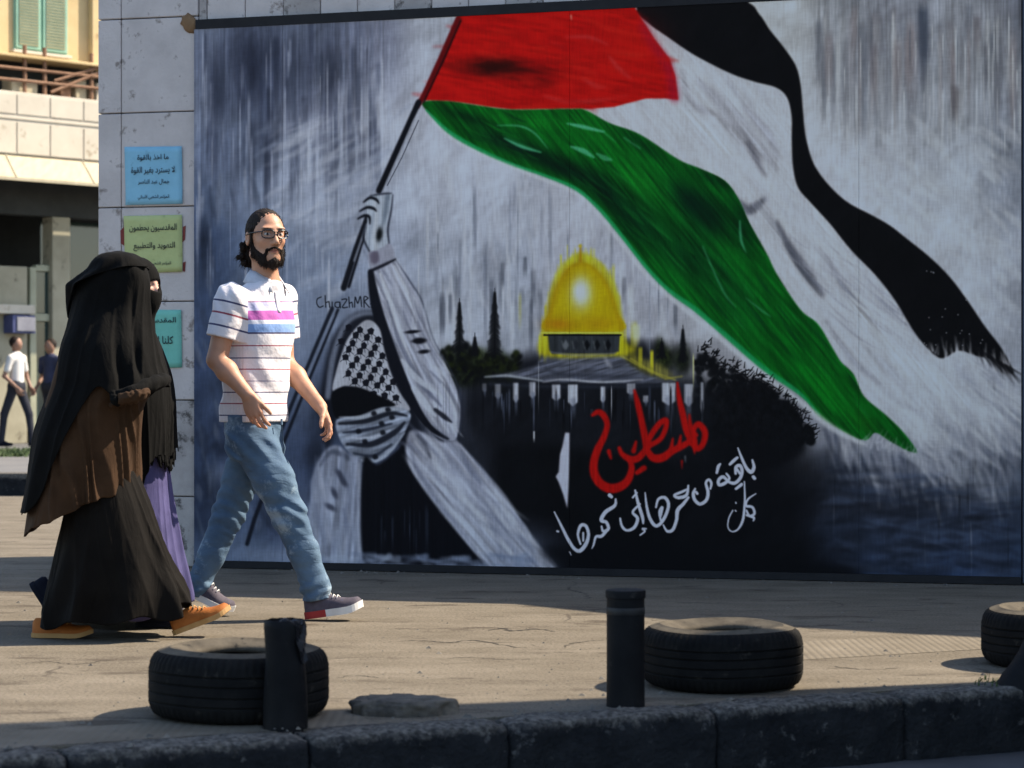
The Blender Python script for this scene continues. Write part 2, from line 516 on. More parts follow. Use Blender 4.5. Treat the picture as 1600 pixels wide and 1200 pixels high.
def stroke(pts, w, color, op=1.0, soft=0.6, smooth=True, tex=None, amp=0.0):
    P = np.array([cv(p) for p in pts])
    if not hasattr(w, '__len__'): w = [w] * len(P)
    wv = np.array(w, float) * 1.06
    if smooth and len(P) > 2:
        Q = catmull(np.column_stack([P, wv]), False, 8)
    else:
        t = np.linspace(0, len(P) - 1, 8 * (len(P) - 1) + 1)
        Q = np.column_stack([np.interp(t, range(len(P)), P[:, 0]), np.interp(t, range(len(P)), P[:, 1]), np.interp(t, range(len(P)), wv)])
    D = np.gradient(Q[:, :2], axis=0); D /= (np.linalg.norm(D, axis=1)[:, None] + 1e-9)
    N = np.column_stack([-D[:, 1], D[:, 0]]); h = np.maximum(Q[:, 2:3], .3) / 2
    cap = lambda c, d, hh, n: [c + hh * (math.cos(a) * n + math.sin(a) * d) for a in np.linspace(0, math.pi, 6)]
    L = Q[:, :2] + N * h; Rr = Q[:, :2] - N * h
    poly = list(L) + cap(Q[-1, :2], D[-1], h[-1], N[-1])[1:-1] + list(Rr[::-1]) + cap(Q[0, :2], -D[0], h[0], -N[0])[1:-1]
    paint(poly_mask(poly, soft), color, op, tex, amp)

def blob(px, py, rx, ry, color, op=1.0, ang=0.0, power=1.0, tex=None, amp=0.0):
    c = cv((px, py)); rx *= 1.06; ry *= 1.06; m = 2.6 * max(rx, ry)
    x0, x1 = max(0, int(c[0] - m)), min(CW, int(c[0] + m)); y0, y1 = max(0, int(c[1] - m)), min(CH, int(c[1] + m))
    if x1 <= x0 or y1 <= y0: return
    X = XX[y0:y1, x0:x1] - c[0]; Y = YY[y0:y1, x0:x1] - c[1]
    ca, sa = math.cos(ang), math.sin(ang)
    q = ((X * ca + Y * sa) / rx) ** 2 + ((-X * sa + Y * ca) / ry) ** 2
    paint((y0, x0, np.exp(-q ** power)), color, op, tex, amp)

def streak(px, py0, py1, w, color, op):
    xa, ya = cv((px, py0)); _, yb = cv((px, py1))
    x0, x1 = max(0, int(xa - 3 * w)), min(CW, int(xa + 3 * w) + 1); y0, y1 = max(0, int(ya)), min(CH, int(yb))
    if x1 <= x0 or y1 - y0 < 3: return
    gx = np.exp(-((np.arange(x0, x1) - xa) / (w * .75)) ** 4)
    t = np.linspace(0, 1, y1 - y0); gy = np.clip(np.minimum(t * 7, (1 - t) * 2.2), 0, 1)
    paint((y0, x0, gy[:, None] * gx[None, :]), color, op)

def scrub(pts, ang, cols, n, L=(14, 40), w=(2, 6), op=(.2, .5), soft=1.2, bend=.15, seed=0):
    """loose brush strokes laid inside a shape"""
    r = random.Random(seed); P = np.array(pts, float); x0, y0 = P.min(0); x1, y1 = P.max(0); m = len(P); done = 0; tries = 0
    while done < n and tries < n * 12:
        tries += 1; x, y = r.uniform(x0, x1), r.uniform(y0, y1)
        ins = False; j = m - 1
        for i in range(m):
            if (P[i, 1] > y) != (P[j, 1] > y) and x < (P[j, 0] - P[i, 0]) * (y - P[i, 1]) / (P[j, 1] - P[i, 1]) + P[i, 0]: ins = not ins
            j = i
        if not ins: continue
        done += 1; l = r.uniform(*L) / 2; a = (ang(x, y) if callable(ang) else ang) + r.gauss(0, .14); b = r.uniform(-bend, bend) * l; c, s_ = math.cos(a), math.sin(a); ww = r.uniform(*w)
        stroke([(x - c * l, y - s_ * l), (x - s_ * b, y + c * b), (x + c * l, y + s_ * l)], [ww * .4, ww, ww * .25], r.choice(cols), r.uniform(*op), soft)

# ---- ground tones of the painting (columns every 100 photo pixels from x = 300, rows every 100 from y = 0)
def G(*v): return [(x, x, x) if not isinstance(x, tuple) else x for x in v]
lv = lambda g: (g - 6, g, g + 20)
TONE = [
 [(95,108,135),(75,85,112),(80,90,116),(112,120,147),(152,160,182),lv(165),lv(165),lv(168),lv(170),(176,181,193),(130,136,151),(118,124,142),(124,130,147),(92,98,116)],
 [(86,97,126),(56,65,92),(78,87,114),(110,118,146),(152,160,184),lv(166),lv(166),lv(170),lv(172),(178,183,196),(138,144,160),(124,131,150),(128,134,150),(104,110,128)],
 [(100,112,142),(80,92,122),(120,129,158),(150,158,184),(160,167,192),(166,172,195),lv(168),lv(170),lv(172),(176,180,196),(166,171,188),(156,162,180),(140,147,165),(112,120,140)],
 [(72,88,124),(104,118,150),(130,141,170),(144,154,182),(156,164,190),(150,158,182),(158,164,187),lv(166),lv(170),(172,176,194),(170,174,193),(166,171,190),(156,163,182),(126,135,158)],
 [(58,74,110),(92,108,142),(110,124,156),(130,141,170),(140,150,176),(134,143,168),(150,156,180),(152,158,181),(160,165,186),(168,172,191),(170,174,193),(168,173,192),(168,173,192),(146,153,174)],
 [(56,72,108),(90,106,140),(106,120,152),(124,135,164),(150,159,184),(132,141,164),(142,149,172),(150,156,178),(158,163,182),(168,172,190),(171,175,193),(172,176,194),(164,169,188),(136,143,164)],
 [(50,64,98),(70,86,120),(80,94,128),(96,106,134),(62,69,90),(26,29,40),(22,25,36),(20,23,33),(118,122,138),(156,160,178),(164,168,188),(170,174,192),(160,165,184),(122,130,152)],
 [(44,57,88),(56,71,106),(58,71,102),(60,70,98),(38,43,58),(13,15,22),(12,14,20),(12,14,20),(14,16,23),(30,33,44),(120,126,146),(142,148,167),(140,147,166),(104,112,134)],
 [(42,54,84),(64,79,112),(80,92,124),(84,95,126),(56,64,86),(13,15,22),(11,13,19),(11,13,19),(12,14,21),(18,21,31),(28,32,45),(48,55,74),(54,63,86),(48,58,82)],
 [(68,84,116),(88,104,138),(102,117,150),(102,115,148),(108,121,152),(74,84,112),(12,14,21),(11,13,20),(11,13,20),(14,17,25),(24,31,48),(36,49,77),(44,60,95),(42,59,93)],
]
T = np.array(TONE, float)
gx, gy = np.meshgrid(np.arange(300, 1601, 100), np.arange(0, 901, 100))
# photo pixel of every canvas dot (inverse of the wall mapping), to look the tones up
uu = XX / PPM; vv_ = 3.05 - YY / PPM
wx = WP0.x + WD.x * uu; wy = WP0.y + WD.y * uu
PXX = 800 + wx / wy * FPX; PYY = HORIZON - (vv_ - CAMH) / wy * FPX
wob = (vnoise(60, 160, 1) - .5) * 70; wob2 = (vnoise(120, 60, 2) - .5) * 60
fx = np.clip((PXX + wob - 300) / 100, 0, 12.999); fy = np.clip((PYY + wob2) / 100, 0, 8.999)
ix = fx.astype(int); iy = fy.astype(int); fx -= ix; fy -= iy
city = (PXX > 670) & (PXX < 1110) & (iy == 5)
fy = np.where(city, np.clip((fy - .42) * 3.2, 0, 1), fy)
fx = fx * fx * (3 - 2 * fx); fy = fy * fy * (3 - 2 * fy)
CAN[:] = ((T[iy, ix] * (1 - fx)[..., None] + T[iy, ix + 1] * fx[..., None]) * (1 - fy)[..., None] + (T[iy + 1, ix] * (1 - fx)[..., None] + T[iy + 1, ix + 1] * fx[..., None]) * fy[..., None]) / 255
# brush marks: long vertical bristles, softer cloud-like scumbles
bristle = vnoise(2.2, 110, 5) * .5 + vnoise(5, 160, 6) * .5
scumble = vnoise(26, 40, 7, .5) * .5 + vnoise(9, 22, 8, .8) * .3 + vnoise(60, 90, 9, -.4) * .2
vert = np.clip((420 - PYY) / 300, .25, 1) * np.where((PXX < 600) | (PXX > 1270), 1.0, .25)
lum = CAN.mean(axis=2, keepdims=True)
CAN *= 1 + (.15 * vert * (bristle - .5) * 2)[..., None] + (.16 * (scumble - .5) * 2)[..., None]
pr = random.Random(8)
for k in range(95):      # dark dragged marks, upper left
    x = pr.uniform(306, 600); y = pr.uniform(40, 240) - (x - 300) * .12
    streak(x, y, y + pr.uniform(50, 190), pr.uniform(2, 11), pr.choice([(48, 56, 82), (62, 72, 98), (36, 43, 64), (78, 88, 116)]), pr.uniform(.2, .5))
for k in range(110):
    x = pr.uniform(306, 640); y = pr.uniform(40, 420)
    streak(x, y, y + pr.uniform(40, 170), pr.uniform(1, 4), pr.choice([(150, 160, 190), (128, 140, 172), (165, 173, 198)]), pr.uniform(.2, .5))
blob(395, 108, 12, 45, (25, 30, 48), .75); blob(342, 145, 14, 60, (34, 41, 62), .6); blob(520, 120, 9, 40, (30, 36, 56), .6); blob(388, 90, 30, 30, (45, 52, 75), .6)
for k in range(110):      # upper right curtain of grey
    x = pr.uniform(1276, 1596); y = pr.uniform(0, 90)
    streak(x, y, y + pr.uniform(60, 210), pr.uniform(2, 12), pr.choice([(95, 100, 116), (112, 117, 132), (80, 88, 106), (122, 116, 126), (160, 164, 176)]), pr.uniform(.2, .5))
for k in range(60):
    x = pr.uniform(1290, 1596); y = pr.uniform(0, 200)
    streak(x, y, y + pr.uniform(40, 120), pr.uniform(.8, 2.5), (178, 182, 194), pr.uniform(.25, .6))
streak(1442, 0, 145, 11, (52, 62, 84), .65); streak(1365, 60, 190, 9, (96, 92, 104), .55); streak(1492, 130, 200, 9, (88, 86, 96), .6); streak(1526, 20, 90, 9, (92, 90, 102), .55); streak(1540, 60, 160, 4, (84, 88, 104), .6)
for k in range(60):      # rain of marks behind the dome
    x = pr.uniform(640, 1090); y = pr.uniform(250, 430)
    if 600 + (x - 660) * .1 > y * 2.2: continue
    streak(x, y, y + pr.uniform(40, 190), pr.uniform(1, 4.5), pr.choice([(92, 101, 124), (112, 121, 146), (168, 174, 194), (178, 183, 202), (80, 90, 112)]), pr.uniform(.25, .6))
for k in range(26):
    x = pr.uniform(690, 860); y = pr.uniform(390, 470)
    streak(x, y, y + pr.uniform(50, 110), pr.uniform(2, 7), pr.choice([(70, 78, 98), (86, 94, 114), (176, 181, 200)]), pr.uniform(.3, .6))
for x, y, l in ((820, 398, 40), (785, 405, 55), (1055, 470, 60), (975, 430, 50)): streak(x, y, y + l, 5, (66, 74, 92), .6)
# lower left: dark smudges beside the column and under the flagstaff
for x, y, rx, ry in ((340, 665, 18, 20), (346, 700, 24, 16), (330, 760, 26, 26), (350, 560, 20, 60), (430, 800, 30, 60), (500, 640, 26, 70), (488, 720, 20, 40), (318, 380, 10, 40)):
    blob(x, y, rx, ry, (22, 28, 46), .55, tex=scumble, amp=.6)
for x, y, rx, ry in ((430, 868, 60, 16), (352, 740, 24, 20), (470, 560, 40, 90)): blob(x, y, rx, ry, (118, 132, 165), .45)
# lower right: night-blue mist
for k in range(70):
    x = pr.uniform(1280, 1590); y = pr.uniform(690, 870)
    blob(x, y, pr.uniform(14, 50), pr.uniform(6, 22), pr.choice([(14, 17, 26), (52, 66, 98), (70, 80, 106), (34, 42, 60)]), pr.uniform(.12, .35), ang=pr.uniform(-.3, .3), tex=scumble, amp=.5)
for k in range(60):
    x = pr.uniform(1300, 1595); y = pr.uniform(600, 840)
    streak(x, y, y + pr.uniform(30, 110), pr.uniform(.8, 3), pr.choice([(20, 24, 34), (110, 118, 142), (64, 76, 104)]), pr.uniform(.15, .4))

scrub([(640, 170), (880, 290), (1000, 440), (1080, 540), (820, 540), (700, 440), (640, 300)], 1.45, [(176, 181, 200), (150, 157, 182), (128, 137, 162), (164, 170, 192)], 150, (30, 90), (3, 12), (.15, .4), 2, seed=71)
scrub([(420, 180), (640, 170), (600, 420), (500, 480), (420, 340)], -.5, [(164, 172, 196), (140, 150, 178), (120, 132, 162), (172, 179, 202)], 140, (20, 70), (4, 14), (.12, .35), 2.5, seed=72)
scrub([(1260, 210), (1590, 200), (1590, 560), (1480, 400), (1330, 310)], .7, [(180, 184, 198), (162, 168, 186), (150, 157, 178), (186, 190, 203)], 190, (20, 80), (4, 16), (.12, .4), 2.5, seed=73)
scrub([(304, 300), (440, 300), (420, 860), (304, 860)], 1.4, [(50, 60, 86), (88, 100, 126), (108, 118, 142), (34, 42, 62)], 130, (20, 80), (4, 14), (.12, .4), 2.5, seed=74)
scrub([(1290, 660), (1380, 690), (1440, 700), (1500, 600), (1595, 600), (1595, 790), (1400, 780), (1290, 720)], 1.35, [(150, 155, 174), (112, 118, 140), (72, 79, 102), (170, 174, 190), (48, 55, 76), (134, 140, 160)], 230, (20, 80), (2, 9), (.15, .45), 1.8, seed=81)
scrub([(1440, 560), (1595, 590), (1595, 690), (1450, 690)], .75, [(176, 180, 194), (150, 156, 176), (128, 135, 158)], 120, (30, 90), (2, 8), (.2, .5), 1.6, seed=82)
scrub([(1290, 720), (1595, 760), (1595, 905), (1330, 905)], .05, [(30, 37, 54), (54, 68, 100), (14, 17, 26), (66, 80, 112), (20, 24, 36)], 160, (30, 110), (4, 14), (.15, .4), 2.5, seed=83)
sil = vnoise(40, 3.2, 11, .9) * .6 + vnoise(90, 7, 12, .85) * .4      # cloth brushwork running down to the right
# ---- white of the flag
WHITE = [(1000, 14), (1020, 45), (1050, 68), (1085, 85), (1113, 100), (1147, 117), (1180, 128), (1213, 137), (1232, 157), (1238, 190), (1239, 250), (1247, 290), (1268, 318), (1298, 352), (1330, 392), (1370, 432), (1402, 474), (1430, 520), (1460, 555), (1490, 566), (1480, 610), (1455, 660), (1433, 704), (1386, 650), (1350, 619), (1334, 585), (1300, 542), (1251, 484), (1200, 400), (1171, 348), (1150, 305), (1128, 281), (1060, 249), (1000, 210), (950, 190), (905, 171), (960, 167), (1010, 155), (1060, 156), (1052, 110), (1020, 62)]
fill(WHITE, (168, 172, 189), .92, 3, True, sil, .08)
scrub(WHITE, .9, [(186, 189, 203), (160, 165, 184), (148, 154, 175), (182, 186, 200)], 260, (20, 80), (3, 10), (.15, .4), 1.8, seed=75)
for pts, w, c, o in (
  ([(1066, 110), (1075, 150), (1095, 170), (1120, 180)], [4, 10, 12, 4], (120, 124, 144), .6),
  ([(1090, 125), (1130, 165), (1165, 205), (1200, 245), (1214, 268)], [8, 22, 20, 16, 4], (128, 132, 152), .55),
  ([(1125, 185), (1160, 215), (1190, 250)], [10, 20, 6], (132, 136, 156), .5),
  ([(1160, 165), (1195, 205), (1218, 250)], [6, 16, 5], (120, 124, 146), .55),
  ([(1168, 222), (1182, 250), (1196, 276)], [6, 9, 3], (84, 88, 108), .7),
  ([(1150, 308), (1168, 328), (1182, 322), (1195, 310)], [3, 14, 14, 6], (74, 80, 100), .75),
  ([(1185, 318), (1212, 355), (1225, 380)], [6, 16, 5], (120, 126, 146), .5),
  ([(1213, 346), (1234, 385), (1262, 425), (1288, 462)], [4, 10, 11, 3], (66, 72, 92), .8),
  ([(1226, 380), (1250, 420), (1284, 464)], [3, 6, 2], (36, 42, 58), .8),
  ([(1290, 400), (1320, 450), (1350, 495)], [4, 10, 3], (104, 110, 132), .65),
  ([(1310, 440), (1345, 480), (1375, 520)], [3, 9, 4], (96, 103, 126), .6),
  ([(1290, 500), (1330, 560), (1375, 600)], [4, 9, 4], (112, 118, 140), .6),
  ([(1350, 540), (1400, 585), (1450, 612)], [4, 11, 5], (124, 130, 150), .5),
  ([(1260, 300), (1300, 370), (1345, 430)], [4, 9, 4], (186, 190, 204), .6),
  ([(1330, 470), (1390, 540), (1480, 610), (1560, 650)], [8, 20, 26, 10], (182, 186, 200), .5),
  ([(1060, 170), (1100, 200), (1140, 240)], [6, 16, 8], (184, 188, 202), .5),
): stroke(pts, w, c, o, 3, True, sil, .3)
for k in range(150):     # brushwork of the trailing cloth and the smoke it turns into
    t = pr.random(); x = 1210 + 330 * t + pr.uniform(-20, 90); y = 380 + 260 * t + pr.uniform(-50, 30)
    if x > 1560: continue
    L = pr.uniform(30, 90)
    stroke([(x, y), (x + L * .55, y + L * .5), (x + L, y + L * .78)], [1, pr.uniform(2, 5), 1], pr.choice([(188, 191, 204), (150, 155, 176), (136, 142, 166), (178, 182, 198), (104, 111, 136)]), pr.uniform(.2, .5), 1)
scrub([(1380, 600), (1470, 560), (1590, 600), (1590, 700), (1440, 740), (1400, 690)], .8, [(178, 182, 196), (160, 165, 184), (140, 146, 168), (184, 188, 201)], 150, (30, 110), (3, 11), (.25, .55), 2, seed=85)
scrub([(1300, 690), (1440, 690), (1590, 660), (1590, 750), (1320, 740)], 1.2, [(150, 155, 174), (104, 110, 132), (128, 134, 156)], 110, (20, 70), (2, 8), (.2, .5), 1.6, seed=86)
# ---- black of the flag
BLACK = [(996, 14), (1080, 8), (1163, 3), (1187, 23), (1203, 47), (1223, 72), (1243, 102), (1251, 133), (1254, 167), (1257, 200), (1262, 227), (1272, 257), (1293, 287), (1323, 315), (1360, 335), (1390, 352), (1417, 373), (1453, 402), (1485, 434), (1512, 470), (1539, 510), (1566, 546), (1584, 582), (1570, 577), (1552, 562), (1525, 556), (1498, 548), (1471, 560), (1449, 544), (1426, 515), (1399, 470), (1368, 430), (1330, 391), (1297, 350), (1267, 317), (1247, 293), (1239, 260), (1237, 217), (1237, 183), (1230, 153), (1213, 137), (1180, 128), (1147, 117), (1113, 101), (1080, 83), (1042, 57), (1014, 37)]
fill(BLACK, (13, 14, 19), 1, 1, True, scumble, .2)
fill([(990, 4), (1168, -6), (1170, 8), (1000, 22)], (13, 14, 19), 1, 1, False)
for k in range(60):      # frayed end
    t = pr.random(); x = 1450 + 130 * t; y = 548 + 30 * t + pr.uniform(-8, 6)
    a = pr.uniform(.3, 1.1); L = pr.uniform(14, 44)
    stroke([(x, y + 4), (x - L * .5 * math.cos(a) + 8, y - L * math.sin(a))], [2.2, .5], (170, 174, 192), pr.uniform(.4, .9), .6)
for k in range(40):
    t = pr.random(); x = 1520 + 60 * t; y = 540 + 36 * t
    stroke([(x, y), (x + pr.uniform(8, 26), y + pr.uniform(12, 34))], [2.5, .5], (18, 19, 25), pr.uniform(.4, .9), .6)
for k in range(24):
    x = pr.uniform(1440, 1540); y = pr.uniform(420, 540); blob(x, y, 1, 1, (150, 155, 175), .7)
# ---- red
RED = [(716, 26), (850, 19), (992, 12), (1004, 32), (1022, 60), (1046, 92), (1055, 118), (1060, 156), (1040, 154), (1010, 154), (985, 160), (960, 167), (925, 170), (880, 170), (800, 171), (755, 165), (700, 157), (661, 157), (690, 90)]
fill(RED, (186, 16, 14), 1, 1, False, vnoise(30, 5, 21, .2), .16)
fill([(712, 16), (992, 3), (992, 22), (716, 36)], (182, 16, 14), 1, 1, False, vnoise(30, 5, 21, .2), .16)
fill([(1004, 30), (1022, 60), (1046, 92), (1055, 118), (1060, 156), (1046, 154), (1040, 118), (1022, 84), (1000, 50)], (150, 16, 46), .75, 5)
blob(772, 105, 58, 15, (44, 10, 8), .92, .07); blob(810, 112, 48, 15, (48, 12, 9), .8, .2); blob(840, 118, 40, 22, (90, 8, 8), .5)
blob(745, 150, 50, 12, (205, 20, 18), .5); blob(960, 70, 60, 40, (200, 22, 16), .5); blob(920, 60, 50, 30, (165, 12, 14), .5)
for pts, w, o in (([(884, 58), (920, 58), (950, 70)], [3, 5, 2], .5), ([(952, 88), (965, 105), (985, 122)], [3, 7, 3], .5), ([(910, 122), (930, 134), (946, 136)], [3, 8, 3], .45), ([(860, 64), (880, 74)], [3, 3], .3), ([(850, 150), (900, 160), (980, 150)], [4, 8, 3], .35)): stroke(pts, w, (198, 62, 70), o, 2)
stroke([(892, 24), (893, 31)], [2, 1], (225, 190, 180), .8)
scrub(RED, .12, [(196, 20, 16), (172, 12, 12), (206, 32, 24), (160, 10, 14)], 150, (20, 70), (3, 9), (.2, .5), 1.5, seed=76)
blob(772, 105, 50, 11, (44, 10, 8), .7, .07)
# ---- green
GREEN = [(660, 160), (700, 158), (756, 166), (800, 171), (890, 170), (915, 172), (952, 192), (1000, 210), (1060, 249), (1096, 264), (1132, 282), (1153, 309), (1171, 348), (1198, 396), (1215, 430), (1251, 484), (1278, 506), (1300, 542), (1314, 565), (1334, 585), (1350, 619), (1386, 650), (1413, 677), (1433, 706), (1418, 704), (1391, 690), (1368, 676), (1352, 688), (1323, 678), (1278, 650), (1251, 616), (1192, 575), (1125, 517), (1080, 479), (1048, 456), (1012, 420), (970, 366), (934, 324), (898, 294), (838, 270), (766, 243), (712, 213), (676, 182)]
fill(GREEN, (8, 92, 26), 1, 1, True, sil, .38)
gm = poly_mask(catmull([cv(p) for p in GREEN], True), 0); GM = np.zeros((CH, CW)); GM[gm[0]:gm[0] + gm[2].shape[0], gm[1]:gm[1] + gm[2].shape[1]] = gm[2]
keep = CAN.copy()
for x, y, rx, ry, a, c, o in (
  (745, 188, 60, 9, .35, (4, 34, 18), .85), (800, 228, 70, 12, .38, (6, 28, 22), .9), (880, 262, 70, 16, .45, (5, 26, 20), .9), (945, 300, 46, 18, .8, (4, 28, 20), .9), (985, 345, 40, 18, .9, (4, 36, 22), .8),
  (1080, 315, 46, 22, .7, (3, 26, 20), .9), (1110, 340, 40, 26, .8, (4, 30, 20), .8), (1010, 350, 60, 22, .9, (5, 50, 24), .7), (1080, 400, 60, 30, .9, (4, 42, 22), .7), (1150, 460, 60, 26, .8, (6, 62, 26), .6),
  (1160, 350, 20, 46, -.3, (4, 50, 22), .8), (1000, 225, 40, 10, .6, (4, 50, 22), .7), (1120, 282, 36, 10, .4, (4, 50, 22), .8), (1350, 660, 30, 14, .7, (16, 84, 20), .6),
  (820, 190, 60, 10, .1, (14, 112, 32), .7), (930, 205, 46, 14, .5, (12, 108, 30), .7), (1000, 285, 40, 16, .6, (16, 118, 34), .65), (1240, 560, 60, 26, .8, (6, 104, 26), .6), (1200, 500, 50, 18, .9, (8, 96, 26), .5), (1300, 610, 40, 22, .8, (8, 106, 24), .6)):
    blob(x, y, rx, ry, c, o, a, 1.0, sil, .3)
for k in range(120):
    t = pr.random(); i = int(t * 20); x = 700 + 640 * t + pr.uniform(-30, 30); y = 185 + 420 * t ** 1.35 + pr.uniform(-40, 40); a = .35 + .55 * min(1, t * 1.6); L = pr.uniform(20, 70)
    stroke([(x, y), (x + L * .5 * math.cos(a), y + L * .5 * math.sin(a) + 2), (x + L * math.cos(a), y + L * math.sin(a))], [1, pr.uniform(2, 4), 1], pr.choice([(4, 44, 20), (14, 116, 36), (6, 70, 24), (20, 120, 52), (5, 56, 30)]), pr.uniform(.25, .55), 1)
for pts, w, o in (([(886, 193), (910, 198), (944, 206)], [2, 6, 3], .9), ([(776, 196), (812, 197), (835, 208), (856, 232)], [1, 3, 3, 1], .7), ([(788, 216), (815, 229), (845, 238)], [2, 5, 2], .85), ([(892, 229), (912, 236), (928, 246)], [3, 8, 3], .8), ([(932, 240), (945, 247), (956, 250)], [3, 8, 3], .6), ([(945, 208), (962, 222)], [2, 1], .5), ([(1156, 345), (1158, 375), (1166, 395)], [2, 4, 1], .7), ([(1098, 385), (1130, 455), (1150, 480)], [2, 3, 1], .5), ([(1165, 465), (1190, 485), (1205, 495)], [1, 3, 1], .5), ([(975, 215), (1000, 232)], [3, 3], .4)):
    stroke(pts, w, (70, 165, 130), o, 1.2)
CAN[:] = keep * (1 - GM[..., None]) + CAN * GM[..., None]
stroke([(666, 172), (700, 205), (745, 232), (800, 257), (850, 274), (898, 294), (932, 322), (968, 364), (1012, 420), (1048, 456), (1085, 482), (1125, 516), (1192, 574), (1250, 615), (1280, 648)], [3, 7, 7, 6, 5, 6, 6, 6, 6, 7, 8, 8, 8, 6, 2], (22, 142, 84), .9, 1.2)
stroke([(664, 176), (700, 212), (750, 240), (838, 276), (895, 300), (932, 332), (966, 374), (1008, 428), (1046, 464), (1122, 526), (1190, 584), (1248, 626), (1300, 668), (1350, 694)], [2, 4, 4, 4, 3, 3, 4, 4, 5, 6, 6, 8, 10, 5], (186, 190, 204), .7, 1.5)
for k in range(40):
    x = pr.uniform(1345, 1430); y = 690 + (x - 1345) * .2 + pr.uniform(-4, 8)
    stroke([(x, y), (x + pr.uniform(-6, 14), y - pr.uniform(6, 22))], [2, .5], (160, 165, 186), pr.uniform(.3, .8), .8)

# ---- dark city, trees, dome
trees = vnoise(7, 9, 31) * .5 + vnoise(3, 4, 32) * .5
for x, y, rx, ry in ((700, 570, 18, 26), (722, 560, 16, 24), (745, 566, 16, 22), (772, 566, 20, 24), (795, 575, 18, 18), (735, 590, 40, 18), (690, 590, 18, 18), (1040, 560, 16, 18), (1066, 562, 14, 24), (1030, 545, 8, 18)):
    blob(x, y, rx, ry, (20, 26, 18), .95, 0, 1.6, trees, .7)
for x, y, rx, ry in ((700, 556, 10, 8), (745, 552, 14, 9), (775, 560, 18, 9), (1036, 556, 10, 12)): blob(x, y, rx, ry, (36, 46, 20), .7, 0, 1, trees, .8)
def conifer(x, y0, y1, w):
    stroke([(x, y0), (x, y1)], [1, 3], (12, 14, 20), 1, .5)
    n = int((y1 - y0) / 3)
    for i in range(n):
        t = i / n; y = y0 + 8 + (y1 - y0 - 8) * t; h = w * t ** .8 * pr.uniform(.6, 1.15)
        stroke([(x - h, y + 3), (x, y - 2), (x + h * pr.uniform(.7, 1.1), y + 3)], [1.5, 4, 1.5], (14, 16, 22), .95, .6)
for k in range(120):
    x = pr.uniform(688, 812); y = pr.uniform(548, 606) - 10 * math.sin((x - 688) * .05); blob(x, y, pr.uniform(3, 7), pr.uniform(3, 8), pr.choice([(10, 12, 16), (16, 20, 14), (30, 38, 18), (9, 11, 15)]), .85, pr.uniform(-1, 1), 1.5)
conifer(718, 466, 552, 11); conifer(773, 450, 556, 13); conifer(1067, 508, 566, 8); conifer(742, 520, 556, 8); conifer(1034, 528, 560, 8)
for k in range(300):     # thicket on the right, ragged against the white
    t = pr.random(); x = 1085 + 185 * t; top_ = float(np.interp(x, [1085, 1107, 1122, 1140, 1170, 1197, 1228, 1260, 1273], [556, 540, 566, 568, 588, 594, 622, 656, 676])) + 8
    y = top_ + pr.random() ** 1.3 * max(10, 690 - top_)
    blob(x, y, pr.uniform(3, 7), pr.uniform(4, 9), (13, 15, 20), .95, pr.uniform(-.6, .6), 2, trees, .5)
for k in range(240):
    t = pr.random(); x = 1088 + 186 * t; y = float(np.interp(x, [1085, 1107, 1122, 1140, 1170, 1197, 1228, 1260, 1273], [556, 540, 566, 568, 588, 594, 622, 656, 676])) + pr.uniform(-9, 24); a = pr.uniform(-.9, 1.6)
    stroke([(x, y), (x + 9 * math.cos(a), y - 9 * math.sin(a))], [2.4, 1.2], (13, 15, 20), .9, .5)
fill([(1095, 620), (1150, 590), (1200, 610), (1240, 660), (1256, 706), (1180, 740), (1100, 740), (1080, 640)], (13, 15, 21), .95, 5, True, trees, .4)
fill([(1080, 700), (1180, 690), (1258, 700), (1285, 770), (1240, 905), (1080, 905)], (13, 15, 22), .85, 24, True, scumble, .3)
# body of the building
fill([(740, 600), (800, 588), (1058, 592), (1105, 600), (1108, 680), (1080, 720), (900, 700), (760, 690), (728, 640)], (20, 23, 32), .85, 8, True, scumble, .3)
fill([(858, 553), (964, 553), (985, 570), (1020, 588), (1060, 594), (1005, 599), (942, 598), (848, 596), (800, 590), (760, 588), (800, 582), (838, 570)], (72, 78, 98), 1, 1.5, True, vnoise(26, 3, 33, -.25), .3)
stroke([(850, 575), (880, 585), (950, 588), (1000, 590)], [3, 6, 6, 2], (40, 45, 60), .6, 2)
stroke([(872, 560), (900, 568), (950, 566)], [2, 5, 2], (98, 104, 124), .6, 1.5); stroke([(944, 556), (950, 568), (956, 574)], [5, 7, 3], (140, 146, 166), .6, 1.5)
stroke([(757, 589), (790, 587), (815, 590), (848, 595)], [2, 3, 3, 2], (150, 160, 180), .9, .8); stroke([(848, 597), (880, 593), (942, 597), (1005, 593)], [1.5, 2.5, 3, 1.5], (160, 166, 186), .9, .8)
stroke([(765, 600), (850, 604), (960, 604), (1090, 602)], [4, 4, 5, 4], (38, 44, 60), .8, 2)
for x, y, w, h, o in ((757, 606, 6, 14, .5), (778, 612, 9, 24, .6), (806, 614, 8, 32, .85), (832, 610, 10, 26, .75), (869, 614, 13, 26, .9), (895, 618, 15, 34, 1), (942, 617, 7, 26, .95), (986, 608, 13, 18, .8), (1009, 624, 8, 12, .8), (1045, 616, 21, 36, .95), (1076, 618, 13, 36, .8), (1097, 622, 4, 50, .9)):
    yy = y
    fill([(x - w / 2, yy - h / 2), (x + w / 2, yy - h / 2), (x + w / 2, yy + h * .3), (x, yy + h / 2), (x - w / 2, yy + h * .3)], (158, 164, 186), o, 1, False, bristle, .25)
    streak(x, yy, yy + h * 1.2, w * .45, (92, 102, 130), .5)
for k in range(46):
    x = pr.uniform(745, 1100); streak(x, pr.uniform(600, 640), pr.uniform(645, 690), pr.uniform(.6, 3), pr.choice([(84, 94, 122), (8, 9, 14), (50, 58, 80), (8, 9, 14)]), pr.uniform(.3, .8))
